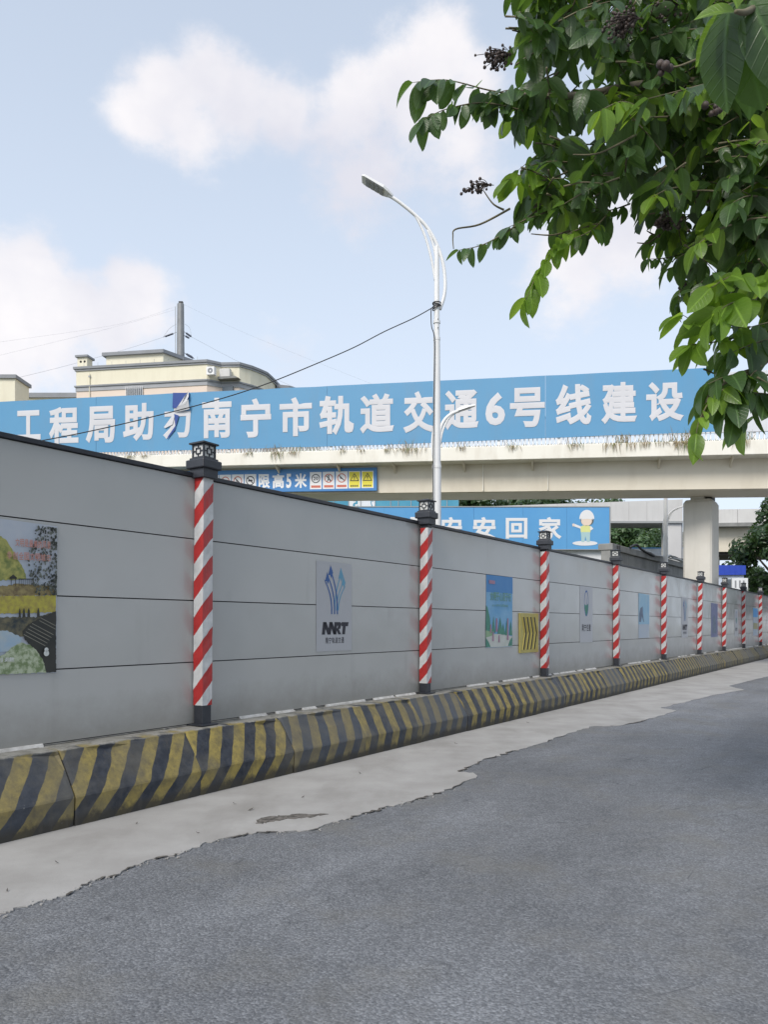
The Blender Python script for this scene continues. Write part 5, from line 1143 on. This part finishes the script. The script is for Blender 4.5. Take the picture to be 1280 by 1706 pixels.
limb([j1, W(1330, 470, 4.8), W(1240, 510, 4.3), W(1160, 535, 4.15)], .035, .008)
limb([j0, W(1340, 610, 4.6), W(1250, 620, 4.1), W(1190, 650, 4.0), W(1170, 700, 3.95)], .03, .006)
limb([j2, W(1200, 300, 5.6), W(1090, 400, 5.3)], .03, .008)
limb([j3, Vector((.8, -.5, 5.4)), Vector((1.8, -1.0, 6.3))], .05, .01); limb([j2, Vector((.9, .7, 4.6)), Vector((1.8, 1.4, 5.2))], .05, .01); limb([j3, Vector((-.5, 1.0, 5.6)), Vector((-.8, 1.9, 6.4))], .05, .01)
limb([j3, Vector((-.2, -2.4, 4.1)), W(1330, -60, 1.9), W(1262, 10, 1.32), W(1226, 20, 1.22)], .016, .003)
# leaf meshes: unit length along x, folded on the midrib, tip drooping
def leaf_mesh(curl, fold, wid, m, name):
    n = 7; vs = []; fs = []
    for i in range(n+1):
        t = i/n; w = wid*math.sin(math.pi*t**.95)**.62*(1-.12*t) if 0 < i < n else 0.004
        z = -curl*t*t; vs += [(t, -w, z+fold*w), (t, 0, z), (t, w, z+fold*w)]
    for i in range(n): a = i*3; fs += [(a, a+3, a+4, a+1), (a+1, a+4, a+5, a+2)]
    b = MB(); b.add(vs, fs); return b.mesh(name, m, 0, True), vs, fs
LV = {m: [leaf_mesh(c, f, w, m, 'leaf') for c, f, w in ((.14, .28, .285), (.30, .18, .31), (.06, .38, .265), (.45, .32, .29))] for m in ('leaf', 'leaf_young')}
leaves = []        # (matrix, variant, material, screen size)
def add_leaf(p, d, up, size, m):
    d = d.normalized(); s = up.cross(d)
    if s.length < .05: s = d.orthogonal()
    s.normalize(); u = d.cross(s)
    a = rnd.gauss(0, .45); s, u = s*math.cos(a)+u*math.sin(a), u*math.cos(a)-s*math.sin(a)
    M_ = Matrix.Translation(p) @ Matrix((d, s, u)).transposed().to_4x4() @ Matrix.Scale(size, 4)
    w = p+troot+d*size*.5; vis = 0
    if w.y > .4:
        px = 640+w.x/w.y*F; py = HOR-(w.z-EYE)/w.y*F
        if -20 < px < 1300 and -20 < py < 1720: vis = size/w.y
    leaves.append((M_, rnd.randrange(4), m, vis))
twigs = MB()
def spray(pts, size, m, step=.055, droop=.75, spread=.8, r=.006, jitter=.3, start=0.):
    q = smooth([Vector(p) for p in pts], 5); twigs.tube(q, [r*(1-.75*i/(len(q)-1)) for i in range(len(q))], 5)
    acc_ = -start; side = 1
    for i in range(len(q)-1):
        t = (q[i+1]-q[i]); l = t.length
        if l < 1e-6: continue
        t = t/l; acc_ += l
        while acc_ > step:
            acc_ -= step; p = q[i]+t*rnd.random()*l
            s = t.cross(Vector((0, 0, 1)));  s = s.normalized() if s.length > .1 else Vector((1, 0, 0))
            d = s*side*spread+t*.45+Vector((0, 0, -droop))+Vector((rnd.gauss(0, jitter), rnd.gauss(0, jitter), rnd.gauss(0, jitter)))
            up = Vector((0, 0, 1))+t*.2+s*side*.3
            add_leaf(p, d, up, size*rnd.uniform(.55, 1.25), m); side = -side
    add_leaf(q[-1], t+Vector((0, 0, -droop*.6)), Vector((0, 0, 1)), size, m)
S = .162
spray([W(905, 165, 4.5), W(820, 152, 4.45), W(745, 134, 4.4), W(688, 138, 4.4)], S, 'leaf', .030, .95, .55)
spray([W(890, 190, 4.5), W(810, 172, 4.4), W(745, 182, 4.35), W(706, 200, 4.3)], S, 'leaf', .030, .95, .55)
spray([W(930, 165, 4.5), W(860, 150, 4.4), W(815, 160, 4.4)], S, 'leaf', .045)
spray([W(940, 330, 4.6), W(885, 292, 4.5), W(848, 300, 4.45)], S*.95, 'leaf_young', .030)
spray([W(1000, 372, 4.6), W(945, 392, 4.5), W(905, 440, 4.45), W(876, 500, 4.4)], S*.95, 'leaf_young', .030, .8, .7)
spray([W(1010, 360, 4.6), W(985, 385, 4.5), W(950, 400, 4.5)], S, 'leaf', .05)
spray([W(900, 348, 4.6), W(850, 383, 4.5), W(805, 408, 4.5), W(765, 417, 4.5)], S*.62, 'leaf', .035)
spray([W(920, 350, 4.6), W(880, 365, 4.5), W(845, 380, 4.5)], S*.7, 'leaf', .035)
spray([W(1290, 470, 4.1), W(1225, 460, 4.0), W(1185, 480, 3.95)], S*1.25, 'leaf_young', .038, .45)
spray([W(1260, 500, 4.0), W(1220, 505, 3.95), W(1190, 525, 3.9)], S*1.25, 'leaf_young', .036, .5)
spray([W(1250, 545, 4.2), W(1180, 545, 4.1), W(1138, 525, 4.05)], S, 'leaf_young', .035, .9)
spray([W(1240, 560, 4.2), W(1190, 570, 4.1), W(1150, 575, 4.05)], S, 'leaf_young', .036, .9)
spray([W(1300, 560, 4.2), W(1250, 575, 4.1), W(1215, 590, 4.05)], S, 'leaf', .045, .9)
spray([W(1280, 625, 4.1), W(1220, 625, 4.0), W(1180, 640, 3.95)], S*1.1, 'leaf', .045, .9)
spray([W(1240, 640, 4.0), W(1195, 655, 3.95), W(1168, 695, 3.9), W(1160, 725, 3.9)], S*.85, 'leaf_young', .032, .8)
spray([W(1300, 660, 4.1), W(1250, 655, 4.0), W(1215, 670, 3.95)], S*1.2, 'leaf', .045, .8)
spray([W(1280, 600, 4.1), W(1240, 640, 4.0), W(1225, 690, 3.95)], S*1.1, 'leaf', .05, .7)
spray([W(1150, 420, 5.0), W(1110, 430, 4.9), W(1080, 432, 4.8)], S*.6, 'leaf', .04, 1.0)
spray([W(1150, 450, 5.0), W(1135, 480, 4.9), W(1130, 510, 4.9)], S*.7, 'leaf', .05, 1.0)
spray([W(1050, 340, 4.9), W(1020, 350, 4.8), W(985, 355, 4.8)], S*.9, 'leaf', .04)
spray([W(1080, 190, 4.2), W(1040, 170, 4.1), W(1000, 185, 4.0)], S*.85, 'leaf_young', .035)
spray([W(1180, 140, 3.6), W(1140, 150, 3.5), W(1080, 165, 3.5)], S*.85, 'leaf', .04)
# big near leaves at the top right
for px, py, D, dx, dz, sz, m in ((1216, 12, 1.30, -.12, -1, .15, 'leaf'), (1228, 8, 1.30, .25, -1, .165, 'leaf'), (1250, 2, 1.28, .45, -1, .16, 'leaf'), (1222, 18, 1.34, -.55, -.7, .085, 'leaf_young'), (1216, 16, 1.34, -.28, -1.0, .10, 'leaf'), (1226, 22, 1.28, -.9, .15, .06, 'leaf_young'), (1228, 15, 1.25, -.2, .9, .10, 'leaf_young'), (1270, -10, 1.34, -.1, -1, .17, 'leaf')):
    add_leaf(W(px, py, D), Vector((dx, rnd.uniform(-.2, .2), dz)), Vector((-.2, -.9, .5)), sz, m)
# the body of the crown
def inside(px, py, poly):
    c = False; n = len(poly)
    for i in range(n):
        x0, y0 = poly[i]; x1, y1 = poly[(i+1) % n]
        if (y0 > py) != (y1 > py) and px < (x1-x0)*(py-y0)/(y1-y0)+x0: c = not c
    return c
body = [(905, -80), (880, 15), (872, 55), (890, 110), (900, 150), (868, 165), (880, 195), (905, 240), (890, 265), (895, 300), (930, 345), (990, 355), (1040, 330), (1090, 350), (1105, 385), (1130, 430), (1150, 480), (1215, 470), (1400, 520), (1400, -80)]
gaps = [(940, 100, 22), (1000, 130, 10), (1108, 262, 9), (1040, 320, 26), (950, 275, 10), (985, 205, 8), (1120, 420, 12), (1200, 440, 10), (930, 195, 12), (1060, 300, 8), (1160, 350, 6)]
cnt = 0
while cnt < 1080:
    px, py = rnd.uniform(860, 1400), rnd.uniform(-80, 520)
    if not inside(px, py, body): continue
    if any((px-gx_)**2+(py-gy)**2 < (r+22)**2 for gx_, gy, r in gaps): continue
    D = rnd.uniform(4.2, 6.4) if px > 960 else rnd.uniform(4.4, 5.4)
    p = W(px, py, D); a = rnd.uniform(0, 6.28); l = rnd.uniform(.18, .34)
    dv = Vector((math.cos(a), math.sin(a), rnd.uniform(-.5, .15)))*l
    m = 'leaf_young' if rnd.random() < .17 else 'leaf'
    spray([p-dv*.5, p, p+dv*.5+Vector((0, 0, -.03))], S*rnd.uniform(.7, 1.05), m, .05)
    cnt += 1
# lower right corner, looser
for k in range(26):
    px, py, D = rnd.uniform(1200, 1400), rnd.uniform(500, 690), rnd.uniform(4.0, 4.8); p = W(px, py, D); a = rnd.uniform(0, 6.28); dv = Vector((math.cos(a), math.sin(a), -.3))*.25
    spray([p-dv*.5, p, p+dv*.5], S, 'leaf' if rnd.random() < .75 else 'leaf_young', .075, .9)
# rest of the crown, outside the picture: over the road and behind
for k in range(520):
    th = rnd.uniform(0, 6.28); v = rnd.random(); rr = 3.0*math.sqrt(rnd.random()); z = 3.2+v*4.2
    p = Vector((.9+rr*math.cos(th), .2+rr*math.sin(th), z)); w = p+troot
    if w.y > .3:
        px = 640+w.x/w.y*F; py = HOR-(w.z-EYE)/w.y*F
        if px < 1330 and py > -60: continue
    a = rnd.uniform(0, 6.28); dv = Vector((math.cos(a), math.sin(a), rnd.uniform(-.4, .2)))*.36
    spray([p-dv*.5, p, p+dv*.5], S*1.1, 'leaf', .085)
# bare twigs
for pts in ([(850, 348, 4.5), (800, 374, 4.5), (760, 382, 4.45), (755, 395, 4.45), (756, 415, 4.45)], [(840, 350, 4.5), (822, 340, 4.5), (806, 318, 4.5)], [(1095, 395, 4.9), (1080, 405, 4.85), (1062, 405, 4.8)], [(1090, 392, 4.9), (1078, 385, 4.85)], [(950, 385, 4.6), (920, 392, 4.5), (885, 390, 4.5)], [(1190, 90, 3.4), (1160, 100, 3.4), (1125, 112, 3.4), (1100, 106, 3.4)], [(1060, 225, 4.2), (1000, 255, 4.1), (955, 258, 4.1)], [(1140, 280, 5.0), (1160, 340, 4.9), (1190, 390, 4.9)]):
    q = smooth([W(*p) for p in pts]); twigs.tube(q, [.007*(1-.6*i/(len(q)-1)) for i in range(len(q))], 5)
twigs.build('twigs', 'twig', tr, 0, True)['kind'] = 'stuff'
# leaves: the 300 that show largest are objects, the rest one mesh per kind
order = sorted(range(len(leaves)), key=lambda i: -leaves[i][3]); chosen = set(order[:300])
rest = {'leaf': MB(), 'leaf_young': MB()}
for i, (M_, k, m, vis) in enumerate(leaves):
    me, vs, fs = LV[m][k]
    if i in chosen: link('leaf', me, tr, M_)
    else: rest[m].add([M_ @ Vector(v) for v in vs], fs)
for m, b in rest.items(): o = b.build('foliage', m, tr, 0, True); o['kind'] = 'stuff'
# fruit clusters
def fruits(px, py, D, R_, n, fr_=.011):
    b = MB(); c = W(px, py, D); top = c+Vector((R_/F*D*.9, 0, R_/F*D*.35))
    for k in range(n):
        p = c+Vector((rnd.gauss(0, .40), rnd.gauss(0, .36), rnd.gauss(0, .30)))*(R_/F*D); b.ball(p, fr_*rnd.uniform(.75, 1.2)); b.tube([top+Vector((rnd.gauss(0, .01), 0, 0)), (top+p)*.5+Vector((0, 0, .01)), p], .0018, 4, False)
    b.build('fruit_cluster', 'fruit', tr, 0, True)
fruits(825, 100, 4.45, 26, 80, .009); fruits(1035, 42, 4.0, 31, 85, .009); fruits(1110, 15, 4.2, 24, 45, .009); fruits(798, 316, 4.5, 20, 24, .009); fruits(778, 318, 4.5, 10, 5); fruits(1112, 372, 4.7, 28, 30, .014); fruits(1192, 183, 3.6, 14, 5, .017); fruits(1108, 115, 3.4, 13, 6, .018); fruits(1135, 478, 4.8, 8, 8)
# litter on the concrete strip
rnd = random.Random(77)
for k, (px, py) in enumerate(((418, 1351), (391, 1341), (228, 1374), (600, 1290), (12, 1487), (760, 1240), (330, 1390), (95, 1440), (880, 1205), (505, 1330))):
    D = EYE*F/(py-HOR); w = P(px, py, D); b = MB(); l = rnd.uniform(.018, .042); a = rnd.uniform(0, 3.1); ca, sa_ = math.cos(a), math.sin(a)
    vs = [(t*l*ca-s*l*.22*sa_, t*l*sa_+s*l*.22*ca, z) for t, s, z in ((-1, 0, .004), (-.3, .9, .012), (.5, .8, .009), (1, 0, .018), (.4, -.9, .010), (-.4, -.8, .005))]
    b.add(vs, [(0, 1, 2, 3, 4, 5)]); o = b.build('fallen_leaf', 'rubble'); o.location = (w.x, w.y, .008); tag(o, 'dry dark fallen leaf lying on the pale concrete strip', 'leaf', 'fallen leaves on the concrete strip')
